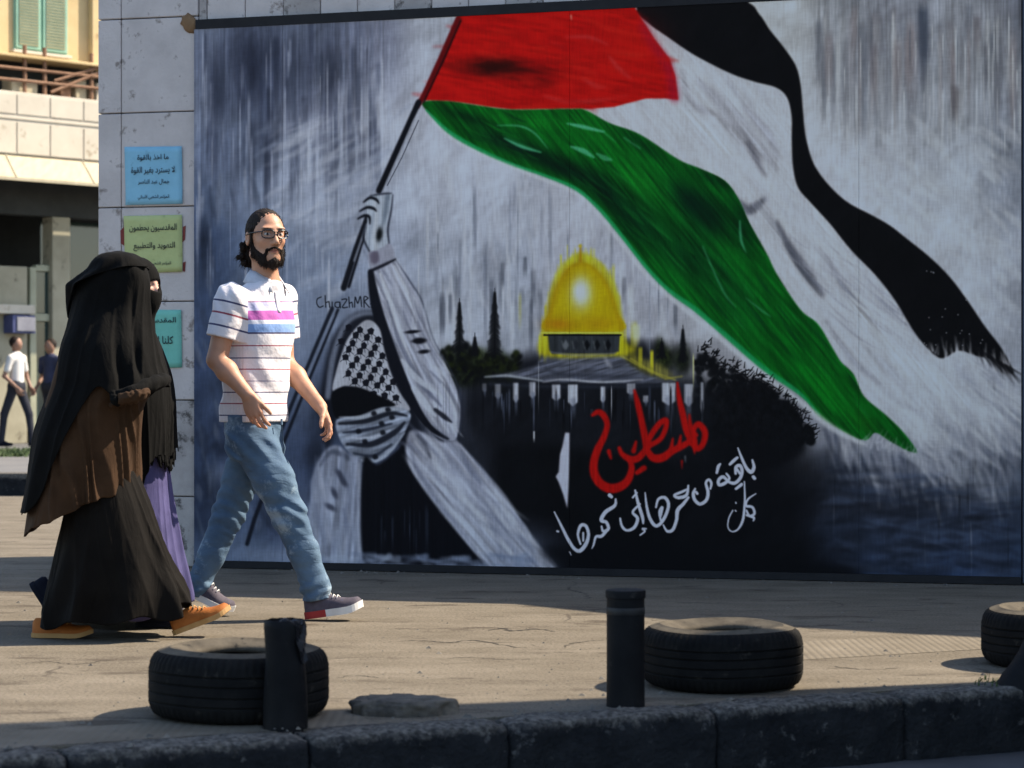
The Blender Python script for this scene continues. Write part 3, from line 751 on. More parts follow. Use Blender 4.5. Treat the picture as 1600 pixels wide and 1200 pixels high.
streak(841, 560, 650, 1.2, (150, 158, 178), .6); streak(955, 600, 660, 1, (170, 175, 195), .8); streak(834, 672, 694, 2, (165, 170, 188), .9)
# halo, dome, drum
halo = [(850, 556), (846, 520), (854, 500), (858, 462), (868, 430), (884, 408), (906, 394), (932, 405), (953, 428), (966, 460), (972, 500), (978, 532), (990, 546), (978, 556), (960, 556)]
fill(halo, (170, 166, 22), .9, 3, True, bristle, .3)
fill([(972, 545), (1000, 560), (1030, 568), (1052, 590), (1020, 586), (985, 568)], (176, 172, 60), .45, 4, True, bristle, .4)
for x, y0, y1, w, o in ((851, 500, 570, 4, .9), (843, 520, 566, 3, .7), (876, 396, 430, 3, .6), (958, 410, 470, 4, .5), (990, 500, 570, 8, .55), (1018, 545, 590, 4, .9), (1000, 540, 580, 5, .7), (886, 380, 410, 2, .4), (812, 455, 520, 4, .25)): streak(x, y0, y1, w, (184, 180, 40), o)
for k in range(46):
    t = pr.random(); x = 846 + 132 * t; yt = float(np.interp(x, [846, 858, 868, 884, 906, 932, 953, 966, 978], [505, 462, 430, 408, 392, 405, 428, 460, 505]))
    y = yt + pr.uniform(-16, 4); streak(x, y, y + pr.uniform(18, 70), pr.uniform(1, 4), pr.choice([(184, 178, 34), (170, 164, 60), (190, 186, 90)]), pr.uniform(.2, .6))
streak(994, 505, 545, 8, (186, 190, 160), .8); streak(985, 440, 530, 7, (178, 182, 196), .7); streak(1083, 550, 612, 1.6, (176, 178, 130), .8)
for pts in ([(970, 556), (1000, 572), (1040, 592)], [(985, 560), (1020, 580), (1056, 594)], [(1040, 592), (1066, 588)]): stroke(pts, 1.6, (176, 172, 60), .8, .6)
DOME = [(853, 517), (859, 486), (866, 458), (878, 432), (893, 415), (908, 410), (924, 415), (942, 433), (956, 460), (965, 488), (971, 517)]
fill(DOME, (172, 148, 12), 1, 1.2, True, scumble, .12)
dk = catmull([cv(p) for p in DOME], True)
stroke(DOME[:6], [8, 9, 8, 8, 7, 4], (150, 116, 14), .6, 3); stroke(DOME[5:], [4, 6, 7, 7, 8, 8], (152, 122, 12), .55, 3)
blob(872, 506, 22, 9, (166, 104, 14), .7); blob(935, 505, 30, 10, (160, 122, 12), .6); blob(900, 470, 26, 26, (178, 164, 40), .5)
blob(908, 457, 17, 25, (186, 186, 170), .95, 0, 1.3); blob(906, 455, 10, 15, (204, 207, 214), .9)
stroke([(907, 382), (907, 408)], [2, 6], (150, 116, 20), .9, .8); blob(906, 384, 3, 2.5, (176, 160, 30), .9)
fill([(856, 522), (969, 522), (967, 549), (958, 553), (862, 553), (858, 546)], (44, 50, 60), 1, 1, False, bristle, .25)
stroke([(846, 520), (972, 520)], 2.6, (186, 184, 70), 1, .5, False); stroke([(850, 523.5), (970, 523.5)], 3, (14, 17, 22), .95, .5, False)
for x, c in ((884, (90, 98, 112)), (917, (10, 12, 18)), (933, (12, 14, 20)), (950, (10, 12, 18)), (900, (34, 38, 48))):
    fill([(x, 530), (x + 5, 539), (x, 548), (x - 5, 539)], c, .95, .6, False); stroke([(x - 6, 533), (x - 3, 545)], 1.4, (112, 120, 134), .7)
stroke([(860, 550), (900, 555), (962, 552)], [2, 3, 2], (104, 110, 128), .7, 1)

# ---- the masked figure
stroke([(716, 30), (690, 90), (662, 150), (652, 166)], [10, 10, 9, 8], (96, 12, 16), 1, .6, False); stroke([(720, 32), (694, 92), (662, 160)], [3, 3, 3], (34, 6, 10), 1, .6, False)
stroke([(654, 160), (642, 186), (618, 240), (592, 298)], [10, 9, 10, 10], (16, 18, 28), 1, .8, False); stroke([(648, 186), (622, 245), (603, 288)], [2, 2, 2], (120, 128, 150), .8, .6, False); stroke([(654, 188), (628, 246), (605, 290)], 1.6, (38, 42, 58), .8, .5, False)
stroke([(574, 340), (555, 392), (537, 450)], [9, 9, 10], (20, 23, 34), 1, .8, False); stroke([(578, 344), (562, 392), (545, 448)], [4, 4, 5], (16, 18, 28), 1, .6, False); stroke([(573, 350), (553, 408)], 2.4, (128, 138, 164), .9, .6, False)
stroke([(528, 484), (503, 545), (472, 620), (440, 700), (398, 810), (386, 850)], [5, 4.5, 5, 6, 7, 7], (20, 24, 38), .95, .8, False); stroke([(519, 482), (492, 545), (460, 622), (428, 700)], [7, 6, 6, 6], (22, 27, 42), .95, .8, False)
stroke([(522, 492), (498, 545), (466, 622)], 3, (98, 110, 140), .8, .8, False)
# hood shade and sleeve
fill([(500, 640), (508, 570), (524, 520), (548, 494), (576, 486), (600, 500), (622, 560), (650, 640), (662, 690), (640, 720), (600, 640), (560, 560), (530, 640), (512, 700)], (18, 21, 33), .9, 4)
stroke([(512, 620), (520, 560), (538, 510), (562, 492), (588, 490)], [10, 10, 8, 7, 5], (122, 134, 164), .7, 2)
SLEEVE = [(579, 384), (609, 381), (619, 408), (640, 440), (657, 471), (672, 528), (698, 574), (714, 611), (719, 647), (712, 686), (690, 686), (662, 664), (641, 631), (616, 569), (595, 512), (582, 450)]
fill(SLEEVE, (140, 147, 174), 1, 1.2, True, vnoise(60, 5, 41, 1.1), .22)
scrub(SLEEVE, 1.05, [(168, 174, 198), (116, 124, 152), (150, 158, 184), (96, 104, 132), (178, 184, 206)], 110, (14, 60), (2, 7), (.25, .6), 1.2, seed=77)
stroke([(619, 407), (641, 440), (660, 472), (676, 528), (702, 574), (718, 611), (723, 647), (716, 684)], [1.5, 2, 2.5, 2.5, 3, 3, 3, 2], (44, 50, 70), .7, 1)
stroke([(579, 425), (586, 470), (600, 520), (622, 580), (648, 635), (672, 668), (700, 686)], [10, 17, 20, 20, 15, 10, 4], (18, 21, 33), 1, 1.4)
for pts, w, c, o in (
  ([(594, 428), (612, 480), (632, 540), (650, 580)], [4, 8, 7, 2], (178, 184, 206), .8), ([(616, 415), (640, 465), (652, 500)], [3, 6, 3], (176, 182, 204), .7), ([(605, 470), (625, 535), (660, 600), (690, 635)], [3, 7, 8, 3], (84, 92, 118), .7),
  ([(628, 562), (650, 590), (690, 620)], [5, 10, 3], (168, 176, 200), .8), ([(646, 606), (662, 628), (680, 650)], [8, 12, 4], (170, 178, 202), .8), ([(680, 640), (695, 652), (706, 660)], [6, 8, 2], (24, 28, 42), .9), ([(672, 580), (700, 610), (712, 640)], [3, 6, 3], (92, 100, 126), .6), ([(690, 600), (710, 640), (710, 676)], [3, 5, 3], (168, 175, 198), .8), ([(640, 460), (660, 520), (690, 570)], [2, 3, 2], (100, 108, 134), .6), ([(664, 470), (668, 510), (690, 560)], [2, 4, 2], (150, 158, 184), .6)):
    stroke(pts, w, c, o, 1.4)
for x, y, w in ((644, 518, 13), (654, 532, 12), (662, 549, 10)): blob(x, y, w, 3.6 if w < 13 else 3, (14, 16, 26), .97, -.08, 1.8)
blob(655, 532, 11, 5.5, (14, 16, 26), .9, 0, 2)
fill([(577, 388), (606, 379), (616, 404), (582, 420)], (128, 134, 160), 1, 1); fill([(578, 396), (590, 393), (592, 408), (582, 412)], (78, 74, 98), .8, 1.5); stroke([(582, 422), (600, 414), (618, 405)], [5, 5, 3], (22, 25, 38), .95, .7)
fill([(574, 346), (572, 318), (580, 305), (600, 306), (612, 303), (609, 330), (604, 360), (606, 380), (578, 392), (570, 372)], (140, 152, 176), 1, 1, True, bristle, .2)
stroke([(606, 306), (602, 335), (598, 352)], [8, 7, 3], (84, 98, 122), .8, 1.5); blob(592, 366, 6, 12, (10, 14, 18), .97, .15, 1.6); stroke([(584, 330), (580, 360), (576, 385)], [3, 5, 3], (108, 122, 148), .7, 1.5)
for pts, w in (([(614, 304), (611, 330), (606, 358), (608, 380)], [2, 3, 3.5, 2.5]), ([(571, 350), (568, 372), (577, 392)], [2, 3.5, 3]), ([(578, 306), (596, 303), (612, 302)], [2, 3, 2])): stroke(pts, w, (30, 36, 52), .85, .8)
stroke([(585, 312), (588, 340), (584, 372), (588, 388)], [3, 6, 7, 6], (166, 175, 196), .7, 1.5)
for pts in ([(568, 316), (578, 309), (588, 312), (592, 318)], [(562, 330), (574, 324), (584, 326), (588, 330)], [(559, 342), (569, 337), (577, 339), (578, 350)]): stroke(pts, [2.5, 4.5, 4.5, 2], (14, 17, 28), 1, .6)
# checked headcloth
KEF = [(572, 500), (592, 512), (600, 545), (610, 580), (624, 612), (641, 640), (620, 640), (596, 628), (566, 612), (540, 603), (520, 611), (524, 585), (533, 555), (546, 525)]
fill(KEF, (150, 156, 178), 1, 1, True, scumble, .15)
for rr_ in range(9):
    for cc in range(5):
        x = 531 + cc * 17.5 + rr_ * 2.2 + (8 if rr_ % 2 else 0) - max(0, 4 - rr_) * 1.0; y = 508 + rr_ * 12.5 + cc * 3.4
        if not (522 + max(0, 560 - y) * .42 < x < 592 + max(0, y - 520) * .33) or y > 601 + max(0, x - 545) * .38: continue
        jx, jy = pr.uniform(-1.2, 1.2), pr.uniform(-1, 1); fill([(x - 5 + jx, y - 3), (x + 1, y - 6 + jy), (x + 5.5, y - 2 + jx), (x + 4 + jy, y + 5), (x - 4, y + 5.5 + jx)], (18, 20, 32), .95, .4, False)
        stroke([(x - 8, y + 7), (x - 3, y + 3)], 1.3, (26, 30, 44), .8, .4); stroke([(x + 3, y + 4), (x + 8, y + 8)], 1.3, (26, 30, 44), .7, .4); stroke([(x + 1, y + 5), (x + 2, y + 11)], 1.3, (26, 30, 44), .7, .4)
fill([(518, 617), (534, 605), (560, 605), (590, 617), (618, 632), (600, 638), (570, 648), (545, 655), (524, 652)], (11, 13, 20), 1, 1)
WRAP = [(526, 656), (560, 650), (600, 636), (640, 644), (634, 672), (612, 706), (590, 722), (566, 722), (546, 708), (530, 684)]
fill(WRAP, (118, 130, 158), 1, 1.2, True, vnoise(50, 5, 43, -.3), .3)
for pts, w, c in (([(530, 662), (570, 658), (610, 646), (636, 650)], [4, 8, 7, 3], (20, 24, 36)), ([(536, 676), (570, 672), (612, 662)], [3, 6, 3], (34, 40, 58)), ([(542, 694), (580, 694), (616, 676), (632, 660)], [4, 9, 9, 4], (22, 26, 40)), ([(552, 708), (584, 712), (612, 694)], [3, 6, 3], (40, 47, 66)), ([(530, 652), (565, 652), (600, 640), (630, 640)], [2, 6, 7, 2], (150, 160, 184)), ([(540, 684), (580, 684), (610, 672)], [2, 5, 2], (152, 162, 190)), ([(555, 718), (585, 720), (610, 704), (632, 676)], [3, 5, 4, 2], (140, 152, 180))):
    stroke(pts, w, c, .9, 1.4)
for x, y in ((584, 646), (606, 640), (596, 662), (560, 674), (598, 676), (586, 714), (570, 690), (612, 652)): fill([(x - 4, y - 2), (x + 2, y - 4), (x + 5, y + 2), (x - 2, y + 4)], (16, 19, 30), .9, .6)
# coat
fill([(507, 705), (528, 696), (548, 712), (566, 722), (564, 780), (566, 868), (520, 880), (474, 872), (484, 797), (490, 740)], (124, 134, 164), 1, 2, True, vnoise(6, 80, 44, .08), .22)
stroke([(500, 728), (518, 706), (545, 716)], [3, 8, 8], (58, 66, 88), .7, 2); stroke([(560, 724), (562, 790), (562, 866)], [3, 5, 5], (150, 158, 186), .8, 1.5); stroke([(548, 740), (540, 800), (544, 860)], [3, 6, 4], (104, 114, 144), .6, 2)
scrub([(507, 705), (564, 722), (566, 868), (474, 872), (490, 740)], 1.5, [(150, 158, 186), (106, 117, 148), (132, 143, 172), (92, 102, 132)], 70, (20, 70), (3, 8), (.2, .5), 1.6, seed=78)
for x, y, a in ((530, 740, .9), (522, 770, 1.1), (516, 792, .5), (536, 752, .9)): blob(x, y, 11, 5, (46, 52, 74), .8, a, 1.5)
fill([(567, 722), (590, 726), (620, 704), (640, 690), (652, 745), (700, 810), (757, 876), (690, 884), (600, 880), (567, 872)], (12, 14, 23), 1, 1.5, True, bristle, .2)
for k in range(14): streak(pr.uniform(575, 680), 780 + pr.uniform(0, 50), 840 + pr.uniform(0, 40), pr.uniform(1, 3), (44, 52, 74), pr.uniform(.2, .5))
fill([(640, 674), (662, 676), (690, 690), (714, 690), (742, 720), (791, 776), (833, 842), (870, 890), (800, 894), (757, 880), (698, 808), (648, 742), (634, 710)], (136, 143, 170), 1, 1.5, True, vnoise(80, 5, 45, .85), .26)
for pts, w, c, o in (([(648, 690), (680, 730), (740, 800), (800, 866)], [3, 9, 14, 8], (164, 170, 194), .7), ([(640, 690), (652, 735), (690, 790), (745, 860)], [4, 8, 10, 5], (96, 104, 132), .7), ([(690, 700), (740, 760), (800, 840)], [3, 10, 4], (108, 116, 144), .6), ([(652, 680), (668, 700), (672, 716)], [3, 6, 2], (22, 26, 40), .9), ([(716, 694), (760, 750), (820, 836)], [2, 4, 3], (172, 178, 202), .7), ([(640, 700), (648, 740), (700, 812), (752, 872)], [2, 3, 3, 2], (158, 166, 192), .7)):
    stroke(pts, w, c, o, 2)
scrub([(640, 674), (714, 690), (791, 776), (870, 890), (757, 880), (648, 742)], .88, [(164, 170, 194), (112, 120, 148), (150, 157, 182), (96, 105, 134), (172, 178, 200)], 120, (24, 90), (3, 9), (.2, .55), 1.5, seed=79)
for k in range(46):      # pale foot of the coat
    x = pr.uniform(450, 860); stroke([(x, 872 + pr.uniform(-8, 14)), (x + pr.uniform(15, 50), 876 + pr.uniform(-10, 16))], [3, pr.uniform(5, 12)], pr.choice([(112, 126, 160), (134, 147, 178), (96, 110, 144)]), pr.uniform(.3, .7), 2)
fill([(846, 862), (880, 885), (910, 900), (1300, 915), (1300, 880), (900, 850)], (11, 13, 20), .9, 10)
for k in range(10): streak(pr.uniform(660, 760), 560 + pr.uniform(0, 60), 700, pr.uniform(1, 2), (12, 14, 22), .2)
# ---- painted words
RD = (172, 16, 14)
z = lambda *pp: [(860 + a * .25, 580 + b * .25) for a, b in pp]
for pts, w in (
  (z((262, 275), (300, 255), (335, 280), (355, 335), (335, 410), (295, 490), (272, 570), (275, 640), (310, 700), (370, 732), (435, 722), (485, 680), (508, 610), (500, 565)), [5, 9, 10, 9, 10, 12, 13, 14, 14, 15, 14, 12, 10, 8]),
  (z((430, 480), (450, 520), (500, 550), (545, 545), (585, 505), (605, 470)), [6, 8, 11, 11, 10, 8]), (z((520, 500), (535, 440)), [8, 4]),
  (z((525, 120), (545, 200), (570, 310), (592, 420), (602, 490)), [4, 9, 10, 11, 10]),
  (z((600, 470), (630, 400), (680, 330), (722, 305), (722, 350), (690, 420), (630, 460), (600, 480)), [7, 9, 9, 8, 8, 8, 8, 7]),
  (z((600, 485), (640, 540), (700, 540), (760, 500), (820, 470), (870, 440), (885, 430)), [9, 12, 13, 11, 10, 9, 8]),
  (z((755, 490), (765, 420)), [8, 3]), (z((805, 470), (815, 400)), [8, 3]),
  (z((793, 70), (805, 170), (830, 280), (850, 370), (885, 450)), [3, 8, 10, 10, 9]),
  (z((868, 270), (875, 340), (900, 420), (905, 470)), [3, 7, 8, 8]),
  (z((885, 450), (920, 485), (955, 450), (965, 380), (925, 330), (895, 370), (915, 400)), [8, 9, 9, 10, 9, 7, 5]),
  (z((365, 500), (378, 545)), [7, 4]), (z((540, 635), (585, 605)), [7, 9]), (z((900, 490), (902, 520)), [5, 1]), (z((822, 560), (822, 610)), [3, 1])):
    stroke(pts, w, RD, .98, .7, True, bristle, .12)
WT = (172, 176, 205)
for pts, w in (
  (z((1172, 480), (1195, 540), (1225, 605), (1255, 630), (1272, 600), (1262, 555)), [2, 4, 5, 6, 5, 3]), (z((1268, 660), (1276, 670)), [5, 5]),
  (z((1122, 582), (1145, 560), (1168, 540)), [4, 5, 4]), (z((1158, 640), (1160, 600), (1185, 590), (1198, 625), (1185, 670), (1150, 700), (1110, 690)), [4, 5, 5, 5, 5, 5, 4]), (z((1160, 605), (1185, 640)), [4, 4]),
  (z((1110, 690), (1080, 660), (1052, 680), (1055, 710), (1090, 700), (1118, 670), (1100, 640)), [4, 5, 5, 5, 5, 4, 3]), (z((1040, 635), (1050, 595), (1062, 580)), [4, 5, 3]), (z((1160, 735), (1195, 708)), [4, 5]),
  (z((1000, 735), (1006, 700), (990, 678), (972, 700), (985, 755), (975, 805), (935, 830), (903, 805), (893, 765), (905, 735)), [3, 4, 4, 4, 5, 5, 5, 5, 5, 3]), (z((910, 755), (918, 765)), [4, 4]),
  (z((862, 715), (850, 775), (800, 790), (775, 775), (820, 755), (862, 735)), [3, 5, 5, 4, 4, 3]), (z((862, 790), (830, 830), (795, 870), (788, 930), (765, 990), (730, 1000), (705, 960)), [4, 5, 6, 5, 5, 4, 2]),
  (z((690, 935), (682, 880), (700, 850), (690, 905)), [3, 4, 4, 3]), (z((660, 850), (675, 800), (715, 790), (738, 830), (725, 890), (690, 950), (655, 965), (622, 920), (603, 850), (592, 760)), [3, 4, 5, 5, 5, 5, 5, 5, 4, 2]),
  (z((530, 745), (550, 830), (575, 910), (580, 950)), [3, 5, 5, 3]), (z((515, 790), (540, 760)), [3, 3]), (z((600, 985), (575, 985), (590, 1000), (560, 1025)), [2, 3, 3, 2]),
  (z((560, 830), (515, 880), (545, 920), (525, 975), (480, 995), (448, 970), (436, 920)), [3, 4, 5, 5, 4, 4, 3]),
  (z((370, 775), (382, 785)), [6, 5]), (z((408, 800), (402, 840), (345, 880), (318, 930), (350, 945), (362, 985), (330, 1000), (320, 970)), [3, 5, 6, 6, 5, 5, 4, 3]), (z((362, 985), (320, 1030), (285, 1035), (270, 1085), (258, 1110)), [4, 5, 4, 3, 1]),
  (z((188, 1080), (172, 1020), (190, 965), (222, 968), (238, 1020), (222, 1080), (185, 1122), (150, 1110), (110, 1050), (70, 970), (25, 880)), [3, 4, 5, 5, 5, 6, 6, 5, 5, 4, 2]), (z((205, 1060), (205, 1010)), [3, 3]), (z((42, 1000), (50, 1002)), [3, 3]), (z((120, 1130), (130, 1150)), [2, 1]),
  (z((1212, 690), (1215, 800), (1205, 920), (1175, 985), (1135, 1002), (1110, 975), (1115, 920), (1140, 870)), [2, 3, 4, 3, 2, 2, 2, 2]), (z((1285, 765), (1235, 800), (1222, 840), (1262, 850), (1275, 890), (1245, 905), (1225, 870)), [1.5, 3, 4, 4, 4, 4, 3]), (z((1225, 900), (1270, 915), (1268, 935)), [3, 4, 2]), (z((1155, 870), (1160, 875)), [2, 2]), (z((1158, 820), (1160, 826)), [2, 2])):
    stroke(pts, w, WT, .97, .5)
fill(z((92, 385), (120, 385), (118, 560), (114, 720), (106, 860), (80, 770), (50, 690), (33, 658), (52, 630), (60, 520), (75, 470)), (166, 168, 196), 1, .7, False)
stroke(z((842, 530), (845, 570)), [2, 1], (150, 155, 175), .7)
INK = (20, 24, 36)
for pts in ([(502, 464), (496, 467), (495, 474), (499, 480), (505, 478)], [(508, 462), (509, 480)], [(509, 473), (514, 471), (515, 480)], [(519, 472), (519, 480)], [(530, 472), (524, 473), (524, 479), (530, 480), (531, 472), (532, 481)], [(534, 468), (542, 468), (535, 480), (543, 480)], [(545, 464), (546, 480)], [(546, 474), (550, 472), (551, 480)], [(554, 480), (555, 464), (559, 474), (563, 463), (565, 479)], [(569, 480), (569, 464), (575, 466), (570, 471), (577, 480)], [(579, 475), (582, 473), (584, 478), (580, 480)], [(587, 464), (587, 480), (591, 476)]):
    stroke(pts, 2.1, INK, .92, .4, len(pts) > 3)
# overall grain of roller and brush
CAN *= 1 + .05 * ((vnoise(1.6, 14, 61) - .5) * 2 + (vnoise(10, 1.5, 62) - .5))[..., None]
CAN[:] = np.clip(CAN, 0.02, 1)
lu = CAN.mean(axis=2, keepdims=True); CAN[:] = np.clip(CAN * (.80 + .24 * np.clip(lu / .62, 0, 1.15)), 0.012, 1)      # deepen the painted darks

PAINT_GAIN = np.array([2.25, 1.82, 1.30])
lin = s2l(CAN) * PAINT_GAIN
lin = np.maximum(lin / (1 + (lin / .93) ** 4) ** .25, 0.0025)       # no paint is whiter than about 0.9
buf = np.ones((CH, CW, 4), dtype=np.float32); buf[..., :3] = lin[::-1]
img = bpy.data.images.new('mural_paint', CW, CH, alpha=False, float_buffer=True)
img.colorspace_settings.name = 'Linear Rec.709'
img.pixels.foreach_set(buf.ravel()); img.update(); img.pack()
mm = new_mat('mural_paint_layer', .65, (.5, .5, .5), .06)
tex = node(mm, 'ShaderNodeTexImage'); tex.image = img; tex.extension = 'EXTEND'; tex.interpolation = 'Cubic'
link(mm, tex.outputs[0], bsdf(mm).inputs['Base Color'])
nz = node(mm, 'ShaderNodeTexNoise'); nz.inputs['Scale'].default_value = 60; nz.inputs['Detail'].default_value = 6
tcn = node(mm, 'ShaderNodeTexCoord'); mpn = node(mm, 'ShaderNodeMapping'); mpn.inputs['Scale'].default_value = (3, 3, .35)
link(mm, tcn.outputs['Object'], mpn.inputs[0]); link(mm, mpn.outputs[0], nz.inputs['Vector'])
bpn = node(mm, 'ShaderNodeBump'); bpn.inputs['Strength'].default_value = .25; bpn.inputs['Distance'].default_value = .003
link(mm, nz.outputs[0], bpn.inputs['Height']); link(mm, bpn.outputs[0], bsdf(mm).inputs['Normal'])

mural = empty('mural', wall(2.1, 0))
tag(mural, 'large painted mural of a masked figure raising a flag before a golden dome', 'mural')
cuts = [0.0, wall_uv(441, 400)[0], wall_uv(890, 400)[0], wall_uv(1342, 400)[0], U_END]
for i in range(4):
    u0, u1 = cuts[i] + .0008, cuts[i + 1] - .0008
    bm = bmesh.new()
    pr4 = [(u0, V_BOT + .03), (u1, V_BOT + .03), (u1, v_top(u1)), (u0, v_top(u0))]
    fr = [bm.verts.new(WM @ Vector((u, 0, v))) for u, v in pr4]; bk = [bm.verts.new(WM @ Vector((u, .022, v))) for u, v in pr4]
    bm.faces.new(fr); bm.faces.new(list(reversed(bk)))
    for j in range(4): bm.faces.new((fr[j], bk[j], bk[(j + 1) % 4], fr[(j + 1) % 4]))
    uvl = bm.loops.layers.uv.new('wall')
    inv = WM.inverted()
    bmesh.ops.recalc_face_normals(bm, faces=bm.faces)
    for f in bm.faces:
        for lp in f.loops:
            q = inv @ lp.vert.co
            lp[uvl].uv = (q.x * PPM / CW, 1 - (3.05 - q.z) * PPM / CH)
    put('painted_board', bm_mesh('painted_board', bm), mm, mural)
# black edging: top rail and bottom rail
def rail(name, u0, u1, f0, f1, mat, parent, d0=-.012, d1=.025):
    bm = bmesh.new()
    vs_ = [bm.verts.new(WM @ Vector((u, d, v))) for u, d, v in ((u0, d0, f0(u0)), (u1, d0, f0(u1)), (u1, d0, f1(u1)), (u0, d0, f1(u0)), (u0, d1, f0(u0)), (u1, d1, f0(u1)), (u1, d1, f1(u1)), (u0, d1, f1(u0)))]
    for f in ((0, 1, 2, 3), (7, 6, 5, 4), (0, 4, 5, 1), (1, 5, 6, 2), (2, 6, 7, 3), (3, 7, 4, 0)): bm.faces.new([vs_[i] for i in f])
    return put(name, bm_mesh(name, bm), mat, parent)
rail('top_rail', .01, U_END, lambda u: v_top(u) + .001, lambda u: v_top(u) + .052, MAT['frame_black'], mural, -.004)
rail('bottom_rail', 0, U_END, lambda u: .004, lambda u: V_BOT + .029, MAT['frame_black'], mural, -.006)
# the next board, barely in the frame
nb = empty('painted_hoarding', wall(U_END + .4, 0)); tag(nb, 'dark blue painted hoarding at the right end of the mural', 'hoarding')
put('board', bm_mesh('board', box_bm(U_END + .006, U_END + 2.2, -.004, .02, .01, 2.96, .003, WM)), noisy('dark_blue_hoarding', (.03, .04, .065), (.07, .085, .12), 5, .6, .2, 60, stretch=(1, 1, .15)), nb)

# ------------------------------------------------------------------ posters on the column
AR = {'ا': 'FE8D FE8E', 'أ': 'FE83 FE84', 'ب': 'FE8F FE90 FE91 FE92', 'ة': 'FE93 FE94', 'ت': 'FE95 FE96 FE97 FE98', 'ج': 'FE9D FE9E FE9F FEA0', 'ح': 'FEA1 FEA2 FEA3 FEA4', 'خ': 'FEA5 FEA6 FEA7 FEA8',
      'د': 'FEA9 FEAA', 'ذ': 'FEAB FEAC', 'ر': 'FEAD FEAE', 'س': 'FEB1 FEB2 FEB3 FEB4', 'ش': 'FEB5 FEB6 FEB7 FEB8', 'ص': 'FEB9 FEBA FEBB FEBC', 'ط': 'FEC1 FEC2 FEC3 FEC4', 'ظ': 'FEC5 FEC6 FEC7 FEC8',
      'ع': 'FEC9 FECA FECB FECC', 'غ': 'FECD FECE FECF FED0', 'ف': 'FED1 FED2 FED3 FED4', 'ق': 'FED5 FED6 FED7 FED8', 'ك': 'FED9 FEDA FEDB FEDC', 'ل': 'FEDD FEDE FEDF FEE0', 'م': 'FEE1 FEE2 FEE3 FEE4',
      'ن': 'FEE5 FEE6 FEE7 FEE8', 'ه': 'FEE9 FEEA FEEB FEEC', 'و': 'FEED FEEE', 'ى': 'FEEF FEF0', 'ي': 'FEF1 FEF2 FEF3 FEF4', 'ؤ': 'FE85 FE86', 'لا': 'FEFB FEFC'}
AR = {k: [chr(int(h, 16)) for h in v.split()] for k, v in AR.items()}
def shape_arabic(s):
    toks, i = [], 0
    while i < len(s):
        if s[i:i + 2] == 'لا': toks.append('لا'); i += 2
        else: toks.append(s[i]); i += 1
    out = []
    for j, t in enumerate(toks):
        f = AR.get(t)
        if f is None: out.append(t); continue
        prev = j > 0 and len(AR.get(toks[j - 1], [])) == 4
        nxt = len(f) == 4 and j + 1 < len(toks) and toks[j + 1] in AR
        out.append(f[3] if prev and nxt else f[1] if prev else f[2] if nxt else f[0])
    return ''.join(reversed(out))

MAT['print_ink'] = noisy('print_ink', (.012, .013, .02), (.02, .022, .03), 40, .8, .05)
def text_line(words, u, v, width, height, parent, out):
    cu = bpy.data.curves.new('lettering', 'FONT')
    cu.body = shape_arabic(words); cu.align_x = 'LEFT'; cu.size = 1.0; cu.resolution_u = 2; cu.offset = .012
    ob = bpy.data.objects.new('lettering_source', cu); col.objects.link(ob)
    bpy.context.view_layer.update()
    me = bpy.data.meshes.new_from_object(ob.evaluated_get(bpy.context.evaluated_depsgraph_get()))
    bpy.data.objects.remove(ob); bpy.data.curves.remove(cu)
    co = np.empty(len(me.vertices) * 3, dtype=np.float32); me.vertices.foreach_get('co', co); co = co.reshape(-1, 3)
    lo, hi = co.min(0), co.max(0)
    sx = width / (hi[0] - lo[0]); sy = height / (hi[1] - lo[1])
    for q in me.vertices:
        q.co = WM @ Vector((u + (q.co.x - (lo[0] + hi[0]) / 2) * sx, out, v + (q.co.y - (lo[1] + hi[1]) / 2) * sy))
    me.name = 'lettering'; me.materials.clear()
    return put('lettering', me, MAT['print_ink'], parent)

def poster(corners, c1, c2, label, lines, seed):
    q = [wall_uv(*p) for p in corners]          # tl, tr, br, bl
    root = empty('poster', wall(*q[3]))
    tag(root, label, 'poster', 'paper posters pasted on the column')
    m = noisy('poster_paper', c1, c2, 9, .85, .7, 14, dist=.008, spots=(tuple(x * .78 for x in c1), 16, .60))
    NX, NY = 10, 10; V, F = [], []
    rr_ = random.Random(seed)
    for j in range(NY + 1):
        for i in range(NX + 1):
            a, b = i / NX, j / NY
            u = (q[3][0] * (1 - a) + q[2][0] * a) * (1 - b) + (q[0][0] * (1 - a) + q[1][0] * a) * b
            v = (q[3][1] * (1 - a) + q[2][1] * a) * (1 - b) + (q[0][1] * (1 - a) + q[1][1] * a) * b
            lift = .0215 - .004 * mnoise.noise(Vector((a * 5 + seed, b * 5, 0))) - .022 * max(0, abs(a - .5) + abs(b - .5) - .78) * (1 if (seed + i // 6 + j // 6) % 2 else .3)
            V.append(WM @ Vector((u, lift, v)))
    for j in range(NY):
        for i in range(NX):
            k0 = j * (NX + 1) + i; F.append((k0, k0 + 1, k0 + NX + 2, k0 + NX + 1))
    o = put('sheet', mesh_from('sheet', V, F), m, root, smooth=True)
    sd = o.modifiers.new('thickness', 'SOLIDIFY'); sd.thickness = .0012; sd.offset = 1 if False else 0
    for words, px, py, w, h in lines:
        u, v = wall_uv(px, py)
        text_line(words, u, v, w / 287.0, h / 287.0, root, .0155)
    return root
poster([(192, 229), (282, 228), (283, 318), (194, 320)], (.22, .46, .60), (.26, .52, .66), 'light blue poster with four lines of black Arabic print, topmost on the column',
       [('ما اخذ بالقوة', 237, 246, 53, 11), ('لا يسترد بغير القوة', 237, 266, 74, 13), ('جمال عبد الناصر', 238, 284, 53, 9), ('المؤتمر الشعبي اللبناني', 238, 308, 53, 8)], 1)
